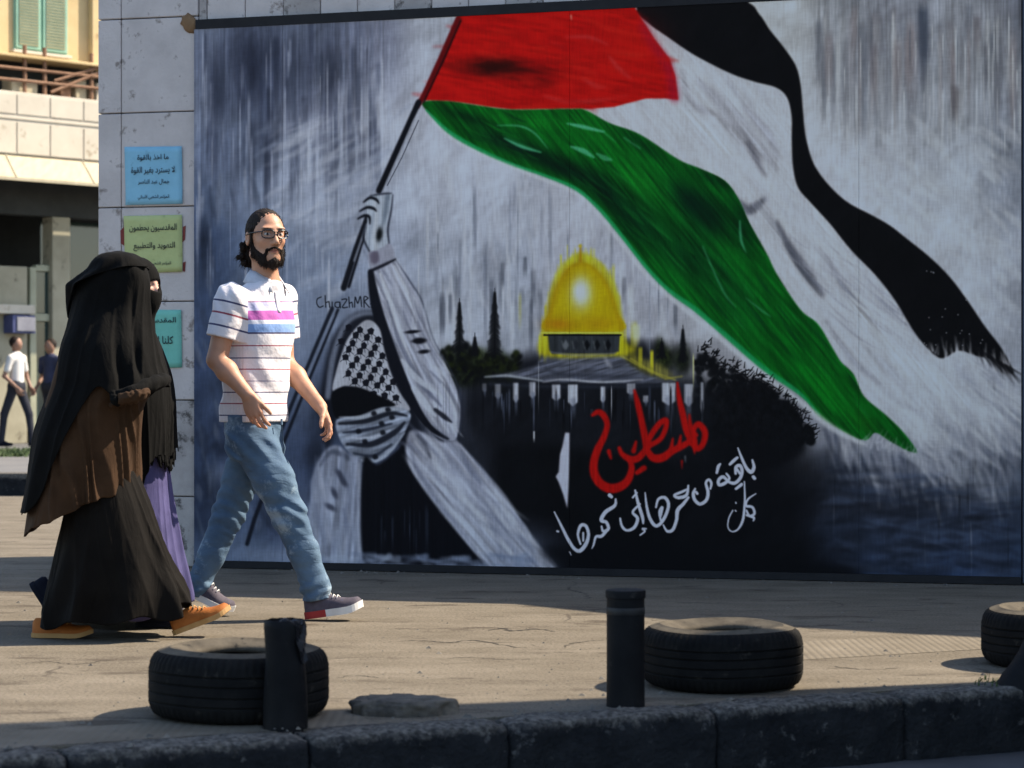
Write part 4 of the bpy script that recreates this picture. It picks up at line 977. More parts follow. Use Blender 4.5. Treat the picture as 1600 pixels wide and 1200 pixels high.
poster([(191, 337), (282, 335), (283, 424), (193, 427)], (.42, .47, .20), (.50, .54, .24), 'yellow-green poster with black Arabic print, below the blue poster',
       [('المقدسيون يحطمون', 237, 356, 80, 13), ('التهويد والتطبيع', 239, 385, 70, 14), ('المؤتمر الشعبي اللبناني', 242, 412, 50, 7)], 2)
poster([(192, 484), (281, 484), (282, 574), (194, 577)], (.16, .46, .37), (.20, .53, .43), 'turquoise poster with black Arabic print, lowest on the column behind the women',
       [('المقدسيون', 245, 501, 60, 11), ('كلنا للقدس', 240, 533, 62, 16)], 3)
MAT['torn'] = noisy('torn_red_paper', (.16, .03, .025), (.24, .06, .05), 30, .85, .4)
for pts in ([(185, 360), (192, 352), (192, 384), (186, 380)], [(283, 354), (287, 352), (286, 374), (282, 378)], [(283, 410), (287, 408), (286, 424), (283, 423)]):
    V = [WM @ Vector((*[(wall_uv(*p)[0]), d], wall_uv(*p)[1])) for d in (.0255, .0285) for p in pts]
    F = [(0, 1, 2, 3), (7, 6, 5, 4), (0, 4, 5, 1), (1, 5, 6, 2), (2, 6, 7, 3), (3, 7, 4, 0)]
    put('torn_paper', mesh_from('torn_paper', V, F), MAT['torn'], stone_wall)

# ------------------------------------------------------------------ tyres
def tyre(px, Y, R0, h, label, seed, tilt=0.0):
    X = (px - 800) * Y / FPX
    root = empty('tyre', (X, Y, 0), seed * 1.7)
    tag(root, label, 'tyre', 'old tyres lying along the pavement edge')
    SEG = 288
    def lathe(name, prof, notch=None, mat='rubber'):
        V, F = [], []; n = len(prof)
        for k in range(SEG):
            a = 2 * math.pi * k / SEG
            for j, (r, z) in enumerate(prof):
                rr = r
                if notch and j in notch and (k % 4 == 0): rr -= .0055
                w = 1 + .004 * math.sin(2 * a + seed) * (z / h)
                V.append((rr * w * math.cos(a), rr * w * math.sin(a), z + .002 * math.sin(3 * a + seed)))
        for k in range(SEG):
            k2 = (k + 1) % SEG
            for j in range(n - 1): F.append((k * n + j, k2 * n + j, k2 * n + j + 1, k * n + j + 1))
        me = mesh_from(name, V, F)
        o = bpy.data.objects.new(name, me); me.materials.append(MAT[mat]); col.objects.link(o); o.parent = root
        me.polygons.foreach_set('use_smooth', np.ones(len(me.polygons), dtype=bool))
        return o
    g = .008
    tr = [(R0 - .030, .006), (R0 - .014, .016), (R0 - .006, .030)]
    zs = [.052, .085, h - .085, h - .052]
    for z_ in [.055, .083, h / 2 + .012, h - .062]:
        tr += [(R0, z_ - .005), (R0, z_ - .0035), (R0 - g, z_ - .003), (R0 - g, z_ + .003), (R0, z_ + .0035), (R0, z_ + .005)]
    tr += [(R0 - .004, h - .042), (R0 - .0045, h - .036), (R0 - .008, h - .028), (R0 - .015, h - .016), (R0 - .028, h - .007)]
    nt = len(tr)
    notch = set(range(nt - 5, nt - 1)) | {0, 1, 2}
    lathe('tread', tr, notch)
    rim = R0 * .54
    lathe('sidewall', [(R0 - .029, h - .0065), (R0 - .045, h - .001), (R0 - .060, h + .002), (R0 - .062, h + .004), (R0 - .066, h + .004), (R0 - .068, h + .002), (rim + .03, h - .004), (rim + .014, h - .012), (rim + .004, h - .016), (rim, h - .024), (rim + .004, h - .034), (rim + .018, h - .038)], None, 'dusty_rubber')
    lathe('inner_liner', [(rim + .018, h - .038), (R0 - .06, h - .022), (R0 - .028, h - .05), (R0 - .022, h / 2), (R0 - .028, .05), (R0 - .06, .022), (rim + .018, .036)])
    lathe('sidewall', [(rim + .018, .036), (rim, .026), (rim + .004, .016), (rim + .03, .008), (R0 - .06, .0), (R0 - .03, .006)])
    root.rotation_euler = (tilt, 0, seed * 1.7)
    return root
tyre(373.5, 6.97, .272, .205, 'black car tyre lying flat behind the torn bollard, left of the others', 1)
tyre(1128, 7.65, .268, .200, 'black car tyre lying flat beside the taller bollard in the middle', 2)
tyre(1653, 8.23, .270, .200, 'black car tyre lying flat at the right edge of the picture', 3)

# ------------------------------------------------------------------ bollards
def lathe_obj(name, prof, mat, parent, seg=48, disp=None):
    V, F = [], []; n = len(prof)
    for k in range(seg):
        a = 2 * math.pi * k / seg
        for r, z in prof:
            p = Vector((r * math.cos(a), r * math.sin(a), z))
            if disp: p = disp(p, a, r, z)
            V.append(p)
    for k in range(seg):
        k2 = (k + 1) % seg
        for j in range(n - 1): F.append((k * n + j, k2 * n + j, k2 * n + j + 1, k * n + j + 1))
    me = mesh_from(name, V, F); me.materials.append(mat)
    o = bpy.data.objects.new(name, me); col.objects.link(o); o.parent = parent
    me.polygons.foreach_set('use_smooth', np.ones(len(me.polygons), dtype=bool))
    sm = o.modifiers.new('edges', 'EDGE_SPLIT'); sm.split_angle = R(50)
    return o
# left: torn, bag-wrapped tube
p = on_ground(446, 1138)
bl = empty('bollard', p); tag(bl, 'short black bollard with a torn crumpled top, in front of a tyre', 'bollard', 'stub bollards along the kerb')
def torn(p, a, r, z):
    w = min(1, max(0, (z - .16) / .16))
    dent = max(0, math.cos(a + .55)) ** 2
    p = p.copy()
    p.x -= w * dent * .016 * (1 + math.sin(z * 60)); p.y += .004 * w * math.sin(a * 5 + z * 50)
    p.x += .003 * math.sin(z * 21 + a * 3); p.z += w * .004 * mnoise.noise(Vector((math.cos(a) * 2, math.sin(a) * 2, 3)))
    return p
lathe_obj('pipe', [(.064, -.01), (.063, .02), (.0615, .06), (.061, .10), (.0605, .14), (.060, .17), (.060, .20), (.0605, .23), (.061, .255), (.061, .275), (.0615, .295), (.0605, .312), (.056, .316), (.054, .300), (.050, .24)], MAT['bollard'], bl, 64, torn)
# crumpled black plastic stuffed in the mouth
bm = bmesh.new(); bmesh.ops.create_icosphere(bm, subdivisions=4, radius=1.0)
for v in bm.verts:
    n = 1 + .35 * mnoise.noise(v.co * 2.2) + .18 * mnoise.noise(v.co * 5.5)
    v.co = Vector((v.co.x * .047 * n + .006, v.co.y * .045 * n, .290 + v.co.z * .026 * n))
me = bm_mesh('plastic_bag', bm); me.materials.append(MAT['bag']); o = bpy.data.objects.new('plastic_bag', me); col.objects.link(o); o.parent = bl
V, F = [], []
for i in range(9):          # a flap of it hanging down the right side
    for j in range(5):
        t, s_ = i / 8, j / 4
        a = -.55 + (s_ - .5) * .75 * (1 - .45 * t)
        r = .062 + .006 * math.sin(t * 9 + s_ * 5) + .003
        V.append((r * math.cos(a) - .010 * (1 - t), r * math.sin(a), .318 - .115 * t - .012 * math.sin(s_ * 3.1)))
for i in range(8):
    for j in range(4): F.append((i * 5 + j, i * 5 + j + 1, i * 5 + j + 6, i * 5 + j + 5))
me = mesh_from('bag_flap', V, F); me.materials.append(MAT['bag']); o = bpy.data.objects.new('bag_flap', me); col.objects.link(o); o.parent = bl
o.modifiers.new('thickness', 'SOLIDIFY').thickness = .003
# middle: capped tube
p = on_ground(977.5, 1103)
bl = empty('bollard', p); tag(bl, 'short black capped bollard with a scuffed band, standing before the middle tyre', 'bollard', 'stub bollards along the kerb')
lathe_obj('pipe', [(.0605, -.01), (.060, .0), (.059, .1), (.059, .2), (.059, .30), (.0585, .336)], MAT['bollard'], bl)
lathe_obj('cap', [(.0585, .335), (.0625, .337), (.0630, .356), (.061, .361), (.050, .363), (.004, .364)], MAT['bollard'], bl)
lathe_obj('scuffed_band', [(.0592, .286), (.0606, .288), (.0606, .306), (.0592, .308)], noisy('scuffed_paint', (.006, .006, .0065), (.03, .029, .028), 18, .6, .3, 60), bl)
# right: knocked-over stump at the frame's edge
p = on_ground(1606, 1072)
bl = empty('bollard', p); tag(bl, 'leaning black bollard cut by the right edge of the picture', 'bollard', 'stub bollards along the kerb')
lathe_obj('pipe', [(.098, -.03), (.092, .01), (.078, .05), (.068, .1), (.062, .2), (.058, .30), (.050, .34), (.03, .35), (.003, .352)], MAT['bollard'], bl)
bl.rotation_euler = (0, R(21), 0)
# green tuft at its foot
rt = random.Random(4); V, F = [], []
for k in range(90):
    c = on_ground(rt.gauss(1560, 18), rt.uniform(1062, 1076)); a = rt.uniform(0, 6.28); L = rt.uniform(.015, .04); ln = rt.uniform(.1, .9)
    d = Vector((math.cos(a), math.sin(a), 0)); s_ = Vector((-d.y, d.x, 0)) * rt.uniform(.0018, .004)
    tip = c + d * L * ln + Vector((0, 0, L * (1.1 - ln))); mid = c + d * L * ln * .45 + Vector((0, 0, L * (1.1 - ln) * .7))
    b0 = len(V); V += [c - s_, c + s_, mid + s_ * .8, mid - s_ * .8, tip]; F += [(b0, b0 + 1, b0 + 2, b0 + 3), (b0 + 3, b0 + 2, b0 + 4)]
tag(put('weed_tuft', mesh_from('weed_tuft', V, F), MAT['leaf']), 'tuft of green weeds at the foot of the leaning bollard', 'weeds', kind='stuff')

# open cracks in the pavement
MAT['crack'] = noisy('crack_dirt', (.022, .018, .014), (.05, .042, .033), 40, .95, .3)
pav = bpy.data.objects['pavement']; rk = random.Random(21)
for path, w in (([(600, 1004), (652, 1001), (700, 1004), (742, 1001), (790, 1009), (836, 1014)], .010), ([(762, 986), (784, 982), (806, 986), (838, 983), (870, 988)], .022), ([(880, 1012), (905, 1004), (946, 1000)], .008), ([(520, 1060), (560, 1056), (600, 1060)], .006), ([(1010, 968), (1060, 973), (1120, 972)], .008), ([(20, 1040), (70, 1034), (120, 1038), (180, 1030)], .007), ([(1290, 1040), (1350, 1046), (1420, 1043)], .007), ([(690, 1030), (740, 1027), (790, 1031), (850, 1029)], .006)):
    P = catmull(np.array([[*on_ground(*q)[:2]] for q in path]), False, 10); V, F = [], []
    for i, q in enumerate(P):
        d = P[min(i + 1, len(P) - 1)] - P[max(i - 1, 0)]; d = d / (np.linalg.norm(d) + 1e-9); n = np.array([-d[1], d[0]]); jx = rk.gauss(0, .006); hw_ = w * rk.uniform(.15, 1) * math.sin(math.pi * min(1, max(.04, i / (len(P) - 1) * .96 + .02)))
        for sg in (-1, 1): V.append((q[0] + n[0] * (jx + sg * hw_), q[1] + n[1] * (jx + sg * hw_ ) , .0012))
    for i in range(len(P) - 1): F.append((2 * i, 2 * i + 1, 2 * i + 3, 2 * i + 2))
    put('crack', mesh_from('crack', V, F), MAT['crack'], pav)
# lump of old asphalt on the pavement
c = on_ground(632, 1112)
bm = bmesh.new(); bmesh.ops.create_icosphere(bm, subdivisions=5, radius=1.0)
for v in bm.verts:
    q = v.co.copy(); n = 1 + .14 * mnoise.noise(q * 2.1 + Vector((4, 1, 0))) + .07 * mnoise.noise(q * 6) + .035 * mnoise.noise(q * 15)
    zz = max(q.z, -.2); top_ = .043 * (1 - (1 - min(1, max(0, zz) * 1.6)) ** 2)
    v.co = Vector((c.x + q.x * .158 * n, c.y + q.y * .12 * n, top_ * (1 + .25 * (n - 1) * 4) - (.01 if zz < 0 else 0)))
tag(put('asphalt_lump', bm_mesh('asphalt_lump', bm), MAT['lump'], smooth=True), 'low rough mound of dark asphalt on the pavement between the bollards', 'rubble')

# litter and grit, too small to count
rg = random.Random(12); V, F = [], []
for k in range(1300):
    u_ = rg.random()
    if u_ < .3: c = wall(rg.uniform(.1, 4.4), 0, rg.uniform(.01, .18) ** 1.0)
    elif u_ < .55: c = kerb_pt(rg.uniform(-.6, 4.5), rg.uniform(.03, .5) , 0)
    else: c = on_ground(rg.uniform(0, 1600), rg.uniform(930, 1150))
    if (c - KA).dot(KN) < .03: continue
    r = rg.uniform(.001, .0045) if k % 9 else rg.uniform(.005, .011); b0 = len(V)
    zz = .009 if (c - KA).dot(KN) < .19 else .0
    V += [(c.x + r * rg.uniform(.6, 1.6) * dx, c.y + r * rg.uniform(.6, 1.4) * dy, zz + h_) for dx, dy, h_ in ((-1, -1, -.001), (1, -1, -.001), (1, 1, -.001), (-1, 1, -.001), (rg.uniform(-.3, .3), rg.uniform(-.3, .3), r * rg.uniform(.5, 1.2)))]
    F += [(b0, b0 + 1, b0 + 4), (b0 + 1, b0 + 2, b0 + 4), (b0 + 2, b0 + 3, b0 + 4), (b0 + 3, b0, b0 + 4)]
tag(put('grit', mesh_from('grit', V, F), MAT['grit']), 'scattered grit on the pavement and along the kerb', 'grit', kind='stuff')

# the concrete pier unseen on the right, added to shade the kerb
sdir = Vector((math.cos(R(SUN_AZ)), math.sin(R(SUN_AZ)), 0))
q = on_ground(1485, 1067) + sdir * 3.2
blocker = empty('shade_blocker', (q.x + .9, q.y - 2.0, -.2)); tag(blocker, 'unseen concrete pier standing right of the tyres', 'blocker')
MAT['concrete'] = noisy('blocker_concrete', (.26, .25, .235), (.34, .33, .31), 2, .9, .3, 40)
put('blocker_shaft', bm_mesh('blocker_shaft', box_bm(q.x, q.x + 1.9, q.y - 4.2, q.y, -.2, 8.2, .02)), MAT['concrete'], blocker)
put('blocker_base', bm_mesh('blocker_base', box_bm(q.x + .004, q.x + 2.0, q.y - 4.3, q.y - .004, -.2, .25, .015)), MAT['concrete'], blocker)

# ------------------------------------------------------------------ building across the street
FN = Vector((.72, -.694, 0)).normalized(); FA = Vector((-FN.y, FN.x, 0))      # out of the facade, along it to the right
F0 = at(75, 600, 39.0); F0.z = 0
FM = Matrix(((FA.x, FN.x, 0, F0.x), (FA.y, FN.y, 0, F0.y), (0, 0, 1, 0), (0, 0, 0, 1)))   # (along, out, up)
def fs(px, py=600, out=0.0):
    """where the ray of a photo pixel meets the facade set out by `out`"""
    d = Vector(((px - 800) / FPX, 1, (HORIZON - py) / FPX)); o = Vector((0, 0, CAMH))
    t = (F0 + FN * out - o).dot(FN) / d.dot(FN); p = o + d * t
    return (p - F0).dot(FA), p.z
bld = empty('apartment_building', F0); tag(bld, 'sunlit cream building with green shutters above a shop, across the street', 'building')
MAT['cream'] = noisy('cream_plaster', (.46, .34, .17), (.58, .44, .24), 1.2, .9, .2, 20, spots=((.30, .21, .10), 1.6, .60))
MAT['pale'] = noisy('pale_cladding', (.46, .41, .33), (.54, .49, .40), 1.5, .85, .15, 20, spots=((.30, .25, .18), 2.2, .58))
MAT['shutter'] = noisy('green_shutter', (.20, .36, .27), (.26, .44, .33), 4, .7, .1)
MAT['slat'] = noisy('shutter_slat', (.20, .21, .13), (.27, .27, .17), 4, .8, .1)
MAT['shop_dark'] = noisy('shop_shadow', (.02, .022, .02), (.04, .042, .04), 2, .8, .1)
MAT['shop_frame'] = noisy('shop_frame', (.26, .26, .18), (.34, .34, .24), 3, .6, .1)
MAT['iron'] = noisy('rusty_iron', (.16, .08, .045), (.26, .15, .09), 8, .8, .2)
MAT['awning'] = noisy('awning_cloth', (.36, .31, .21), (.46, .40, .28), 2, .9, .2, stretch=(6, 1, 1))
MAT['shop_glass'] = new_mat('shop_glass', .08, (.03, .05, .045), .6)
MAT['blue_box'] = noisy('blue_machine', (.035, .045, .12), (.07, .08, .18), 4, .5, .1)
MAT['grey_box'] = noisy('grey_machine', (.16, .16, .19), (.24, .24, .27), 4, .5, .1)
def fbox(name, s0, s1, o0, o1, z0, z1, mat, parent=bld, bev=.01):
    bm = box_bm(s0, s1, o0, o1, z0, z1, bev, FM)
    return put(name, bm_mesh(name, bm), MAT[mat] if isinstance(mat, str) else mat, parent)
sL, sR = fs(-160)[0] - 12.0, fs(420)[0]
zb = lambda y: fs(75, y)[1]
fbox('upper_wall', sL, sR, -.4, 0, zb(98), 12.0, 'cream')
fbox('parapet', sL, sR, -.3, .55, zb(252), zb(156), 'pale')
for y in (196,):
    fbox('moulding', sL, sR, .551, .57, zb(y) - .02, zb(y) + .02, 'pale', bld, .004)
for k in range(-9, 8):      # panels of the parapet stand a little proud, with joints between them
    s0 = fs(-160 + 52 * k)[0]; s1 = fs(-160 + 52 * (k + 1))[0]
    fbox('cladding_panel', s0 + .012, s1 - .012, .552, .566, zb(190), zb(160), 'pale', bld, .004)
    fbox('cladding_panel', s0 + .012, s1 - .012, .552, .566, zb(250), zb(202), 'pale', bld, .004)
# sloping shop awning
V = [FM @ Vector(v) for v in ((sL, .57, zb(254)), (sR, .57, zb(254)), (sR, 1.25, zb(254) - .42), (sL, 1.25, zb(254) - .42), (sL, .57, zb(254) - .05), (sR, .57, zb(254) - .05), (sR, 1.25, zb(254) - .47), (sL, 1.25, zb(254) - .47))]
put('awning', mesh_from('awning', V, [(0, 3, 2, 1), (4, 5, 6, 7), (0, 1, 5, 4), (2, 3, 7, 6), (0, 4, 7, 3), (1, 2, 6, 5)]), MAT['awning'], bld)
for k in range(14):
    s0 = sL + (sR - sL) * k / 13
    put('awning_rib', tube_mesh('awning_rib', [FM @ Vector((s0, .57, zb(254) + .006)), FM @ Vector((s0 - .25, 1.25, zb(254) - .414))], .014, 6), MAT['awning'], bld)
# shutters
def window(px0, px1, y0, y1):
    s0, s1 = fs(px0)[0], fs(px1)[0]; z0, z1 = zb(y1), zb(y0)
    w = fbox('window', s0, s1, .002, .03, z0, z1, 'shutter')
    sm_ = (s0 + s1) / 2
    for a, b in ((s0, sm_), (sm_, s1)):
        lf = fbox('shutter', a + .02, b - .02, .03, .065, z0 + .03, z1 - .03, 'shutter', w)
        n = int((z1 - z0) / .055)
        # louvres of a leaf: below the size one can pick apart
        vs, fs_ = [], []
        for k in range(n):
            zc = z0 + .08 + (z1 - z0 - .16) * (k + .5) / n
            bmx = box_bm(a + .075, b - .075, .062, .078, zc - .018, zc + .014, 0, FM)
            off = len(vs); vs += [v.co.copy() for v in bmx.verts]; bmx.verts.index_update(); fs_ += [[off + v.index for v in f.verts] for f in bmx.faces]; bmx.free()
        lo = bpy.data.objects.new('louvres', mesh_from('louvres', vs, fs_)); lo.data.materials.append(MAT['slat']); col.objects.link(lo); lo.parent = w; lo.matrix_parent_inverse = parent_matrix(w).inverted(); lo['kind'] = 'stuff'
    fbox('sill', s0 - .05, s1 + .05, .0, .1, z0 - .06, z0 - .005, 'pale', w)
window(20, 104, -70, 84); window(-130, -50, -70, 84); window(190, 270, -70, 84); window(-290, -210, -70, 84); window(-470, -390, -70, 84); window(-650, -570, -70, 84)
fbox('pilaster', fs(138)[0], fs(165)[0], 0, .12, zb(98), 12, 'cream')
# balcony: slab in the shade, rusty posts, rails, clutter
fbox('balcony_slab', sL, sR, 0, .54, zb(98) - .05, zb(98), 'cream')
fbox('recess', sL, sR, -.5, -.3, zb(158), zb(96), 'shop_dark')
for px in (-60, 16, 47, 120):
    s_ = fs(px)[0]; put('post', tube_mesh('post', [FM @ Vector((s_, .42, zb(156))), FM @ Vector((s_, .42, zb(82)))], .035, 8), MAT['iron'], bld)
for a, b in (((-90, 120), (150, 118)), ((-90, 138), (150, 136)), ((55, 150), (150, 100)), ((60, 132), (160, 90))):
    put('rail', tube_mesh('rail', [FM @ Vector((fs(a[0])[0], .46, zb(a[1]))), FM @ Vector((fs(b[0])[0], .46, zb(b[1])))], .028, 6), MAT['iron'], bld)
for px0, px1, y0, y1, mt in ((76, 92, 128, 156, 'iron'), (100, 116, 124, 156, 'awning'), (132, 150, 126, 156, 'pale'), (0, 40, 132, 156, 'awning')):
    fbox('stored_box', fs(px0)[0], fs(px1)[0], .05, .35, zb(y1), zb(y0), mt)
# shop front
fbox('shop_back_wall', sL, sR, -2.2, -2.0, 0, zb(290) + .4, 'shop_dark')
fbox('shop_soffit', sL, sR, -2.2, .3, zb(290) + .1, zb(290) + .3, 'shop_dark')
MAT['shaded_shop_wall'] = noisy('shaded_shop_wall', (.26, .235, .165), (.36, .33, .24), 2, .9, .2, 20, spots=((.15, .13, .09), 3, .58))  # pale wall made darker, the overhang's shade put into its colour
fbox('column', fs(82)[0], fs(110)[0], -.3, 0, 0, zb(338), 'shaded_shop_wall')
fbox('column', fs(250)[0], fs(280)[0], -.3, 0, 0, zb(290), 'pale')
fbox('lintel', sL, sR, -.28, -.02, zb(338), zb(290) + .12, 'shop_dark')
fbox('wall_panel', fs(-120)[0], fs(46)[0], -.34, -.06, 0, zb(418), 'shaded_shop_wall')
door = fbox('door_frame', fs(50)[0], fs(60)[0], -.2, -.05, 0, zb(418), 'shop_frame')
fbox('door_bar', fs(60)[0], fs(82)[0], -.18, -.07, zb(502), zb(490), 'shop_frame')
fbox('door_bar', fs(60)[0], fs(82)[0], -.18, -.07, zb(424), zb(414), 'shop_frame')
fbox('pane', fs(60)[0], fs(82)[0], -.14, -.12, zb(490), zb(424), 'shop_glass')
fbox('pane', fs(60)[0], fs(82)[0], -.14, -.12, .1, zb(502), 'shop_glass')
fbox('pane', fs(110)[0], fs(250)[0], -.9, -.88, .1, zb(338), 'shop_glass')
fbox('ledge', fs(-120)[0], fs(49)[0], -.06, .12, zb(492), zb(478), 'pale')
mach = empty('cash_machine', FM @ Vector((fs(22)[0], 0, 0))); tag(mach, 'blue and grey wall box on the pale shop front', 'machine')
fbox('housing', fs(8)[0], fs(44)[0], -.055, .22, zb(522), zb(494), 'blue_box', mach)
fbox('screen_panel', fs(14)[0], fs(43)[0], .221, .24, zb(519), zb(497), 'grey_box', mach)
# a strip of clipped grass along the far pavement
rgx = random.Random(3); V, F = [], []
for k in range(2600):
    px = rgx.uniform(-60, 300); Y = rgx.uniform(31.5, 34.5); c = Vector(((px - 800) * Y / FPX, Y, 0)); a = rgx.uniform(0, 6.28); L = rgx.uniform(.03, .09)
    s_ = Vector((math.cos(a), math.sin(a), 0)) * .02; tip = c + Vector((rgx.uniform(-.06, .06), rgx.uniform(-.06, .06), L))
    b0 = len(V); V += [c - s_, c + s_, tip]; F.append((b0, b0 + 1, b0 + 2))
tag(put('grass_strip', mesh_from('grass_strip', V, F), MAT['leaf']), 'strip of green grass before the far shop', 'grass', kind='stuff')

# ------------------------------------------------------------------ implicit surfaces for bodies and clothes
class Field:
    def __init__(self, lo, hi, h):
        self.lo = np.array(lo, float); self.h = h
        self.n = np.ceil((np.array(hi, float) - self.lo) / h).astype(int) + 1
        self.F = np.full(self.n, .5, dtype=np.float32)
    def sl(self, lo, hi, m):
        a = np.clip(np.floor((np.array(lo) - m - self.lo) / self.h).astype(int), 0, self.n)
        b = np.clip(np.ceil((np.array(hi) + m - self.lo) / self.h).astype(int) + 1, 0, self.n)
        S = tuple(slice(x, y) for x, y in zip(a, b))
        ax = [self.lo[i] + self.h * np.arange(a[i], b[i]) for i in range(3)]
        return S, ax[0][:, None, None], ax[1][None, :, None], ax[2][None, None, :]
    def merge(self, S, d, k, sub=False):
        F = self.F[S]
        if F.size == 0: return
        d = d.astype(np.float32)
        if sub: d = -d; a, b = -F, -d          # smooth max
        else: a, b = F, d
        if k > 0:
            h = np.clip(.5 + .5 * (b - a) / k, 0, 1); r = b * (1 - h) + a * h - k * h * (1 - h)
        else: r = np.minimum(a, b)
        self.F[S] = -r if sub else r
    def cone(self, p, q, ra, rb, k=.02, flat=None, sub=False):
        p = np.array(p, float); q = np.array(q, float); m = max(ra, rb) + k + 3 * self.h
        S, X, Y, Z = self.sl(np.minimum(p, q), np.maximum(p, q), m)
        d = q - p; L2 = max(1e-9, d @ d)
        x, y, z_ = X - p[0], Y - p[1], Z - p[2]
        t = np.clip((x * d[0] + y * d[1] + z_ * d[2]) / L2, 0, 1)
        rx, ry, rz = x - t * d[0], y - t * d[1], z_ - t * d[2]
        g = rx * rx + ry * ry + rz * rz
        if flat is not None:
            n = np.array(flat[0], float); n /= np.linalg.norm(n); w = rx * n[0] + ry * n[1] + rz * n[2]
            g = g + w * w * (flat[1] ** 2 - 1)
        self.merge(S, np.sqrt(g) - (ra + (rb - ra) * t), k, sub)
    def ell(self, c, r, axes=None, k=.02, sub=False):
        c = np.array(c, float); r = np.array(r, float); m = r.max() + k + 3 * self.h
        S, X, Y, Z = self.sl(c, c, m)
        x, y, z_ = X - c[0], Y - c[1], Z - c[2]
        A = np.eye(3) if axes is None else np.array([list(a) for a in axes], float)
        q = [(x * A[i][0] + y * A[i][1] + z_ * A[i][2]) / r[i] for i in range(3)]
        l = np.sqrt(q[0] ** 2 + q[1] ** 2 + q[2] ** 2); g = np.sqrt((q[0] / r[0]) ** 2 + (q[1] / r[1]) ** 2 + (q[2] / r[2]) ** 2) + 1e-9
        self.merge(S, l * (l - 1) / g, k, sub)
    def loft(self, rows, fwd, k=.02, e=2.3):
        """rows of (z, x, y, half width across, half depth along fwd)"""
        rows = sorted(rows); A = np.array(rows)
        lo = (A[:, 1].min() - .3, A[:, 2].min() - .3, A[0, 0]); hi = (A[:, 1].max() + .3, A[:, 2].max() + .3, A[-1, 0])
        S, X, Y, Z = self.sl(lo, hi, 3 * self.h)
        z1 = Z.ravel(); cs = np.clip(z1, A[0, 0], A[-1, 0])
        f = [hermite(A[:, 0], A[:, j], cs)[None, None, :] for j in range(1, 5)]
        fx, fy = fwd[0], fwd[1]
        x, y = X - f[0], Y - f[1]
        w = np.abs(-x * fy + y * fx) / f[2]; v = np.abs(x * fx + y * fy) / f[3]
        l = (w ** e + v ** e) ** (1 / e)
        d = (l - 1) * np.minimum(f[2], f[3])
        d = np.maximum(d, np.maximum(A[0, 0] - Z, Z - A[-1, 0]))
        self.merge(S, d, k)
    def cut(self, p, n, k=0.0):
        """drop everything on the side n points to"""
        p = np.array(p, float); n = np.array(n, float); n /= np.linalg.norm(n)
        S, X, Y, Z = self.sl(self.lo, self.lo + self.h * self.n, 0)
        d = (X - p[0]) * n[0] + (Y - p[1]) * n[1] + (Z - p[2]) * n[2]
        self.F = np.maximum(self.F, np.broadcast_to(d, self.F.shape).astype(np.float32))
    def grid(self):
        return (self.lo[0] + self.h * np.arange(self.n[0])[:, None, None], self.lo[1] + self.h * np.arange(self.n[1])[None, :, None], self.lo[2] + self.h * np.arange(self.n[2])[None, None, :])
    def mesh(self):
        """naive surface nets"""
        F = self.F; S = F < 0
        c = S[:-1, :-1, :-1].astype(np.int8)
        tot = np.zeros_like(c)
        for dx in (0, 1):
            for dy in (0, 1):
                for dz in (0, 1):
                    tot += S[dx:F.shape[0] - 1 + dx, dy:F.shape[1] - 1 + dy, dz:F.shape[2] - 1 + dz]
        act = (tot > 0) & (tot < 8)
        I = np.argwhere(act); n = len(I)
        idx = np.full(act.shape, -1, dtype=np.int64); idx[act] = np.arange(n)
        pos = np.zeros((n, 3)); cnt = np.zeros(n)
        corners = [(a, b, c_) for a in (0, 1) for b in (0, 1) for c_ in (0, 1)]
        val = {cr: F[I[:, 0] + cr[0], I[:, 1] + cr[1], I[:, 2] + cr[2]] for cr in corners}
        for cr in corners:
            for ax in range(3):
                if cr[ax]: continue
                c2 = list(cr); c2[ax] = 1; c2 = tuple(c2)
                a, b = val[cr], val[c2]; hit = (a < 0) != (b < 0)
                t = np.where(hit, a / np.where(hit, a - b, 1), 0)
                p = np.array(cr, float)[None, :] + np.zeros((n, 3)); p[:, ax] += t
                pos[hit] += p[hit]; cnt[hit] += 1
        pos = (pos / cnt[:, None] + I) * self.h + self.lo
        Q = []
        for ax in range(3):
            a = [slice(None)] * 3; b = [slice(None)] * 3
            a[ax] = slice(0, -1); b[ax] = slice(1, None)
            sA, sB = S[tuple(a)], S[tuple(b)]
            o1, o2 = [(1, 2), (2, 0), (0, 1)][ax]
            E_ = np.argwhere(sA != sB)
            ok = (E_[:, o1] > 0) & (E_[:, o2] > 0) & (E_[:, o1] < act.shape[o1]) & (E_[:, o2] < act.shape[o2])
            E_ = E_[ok]
            flip = sA[E_[:, 0], E_[:, 1], E_[:, 2]]
            def cell(d1, d2):
                q = E_.copy(); q[:, o1] -= d1; q[:, o2] -= d2
                return idx[q[:, 0], q[:, 1], q[:, 2]]
            q = np.stack([cell(0, 0), cell(1, 0), cell(1, 1), cell(0, 1)], 1)
            q[~flip] = q[~flip][:, ::-1]
            Q.append(q)
        Q = np.concatenate(Q); Q = Q[(Q >= 0).all(1)]
        return pos, Q

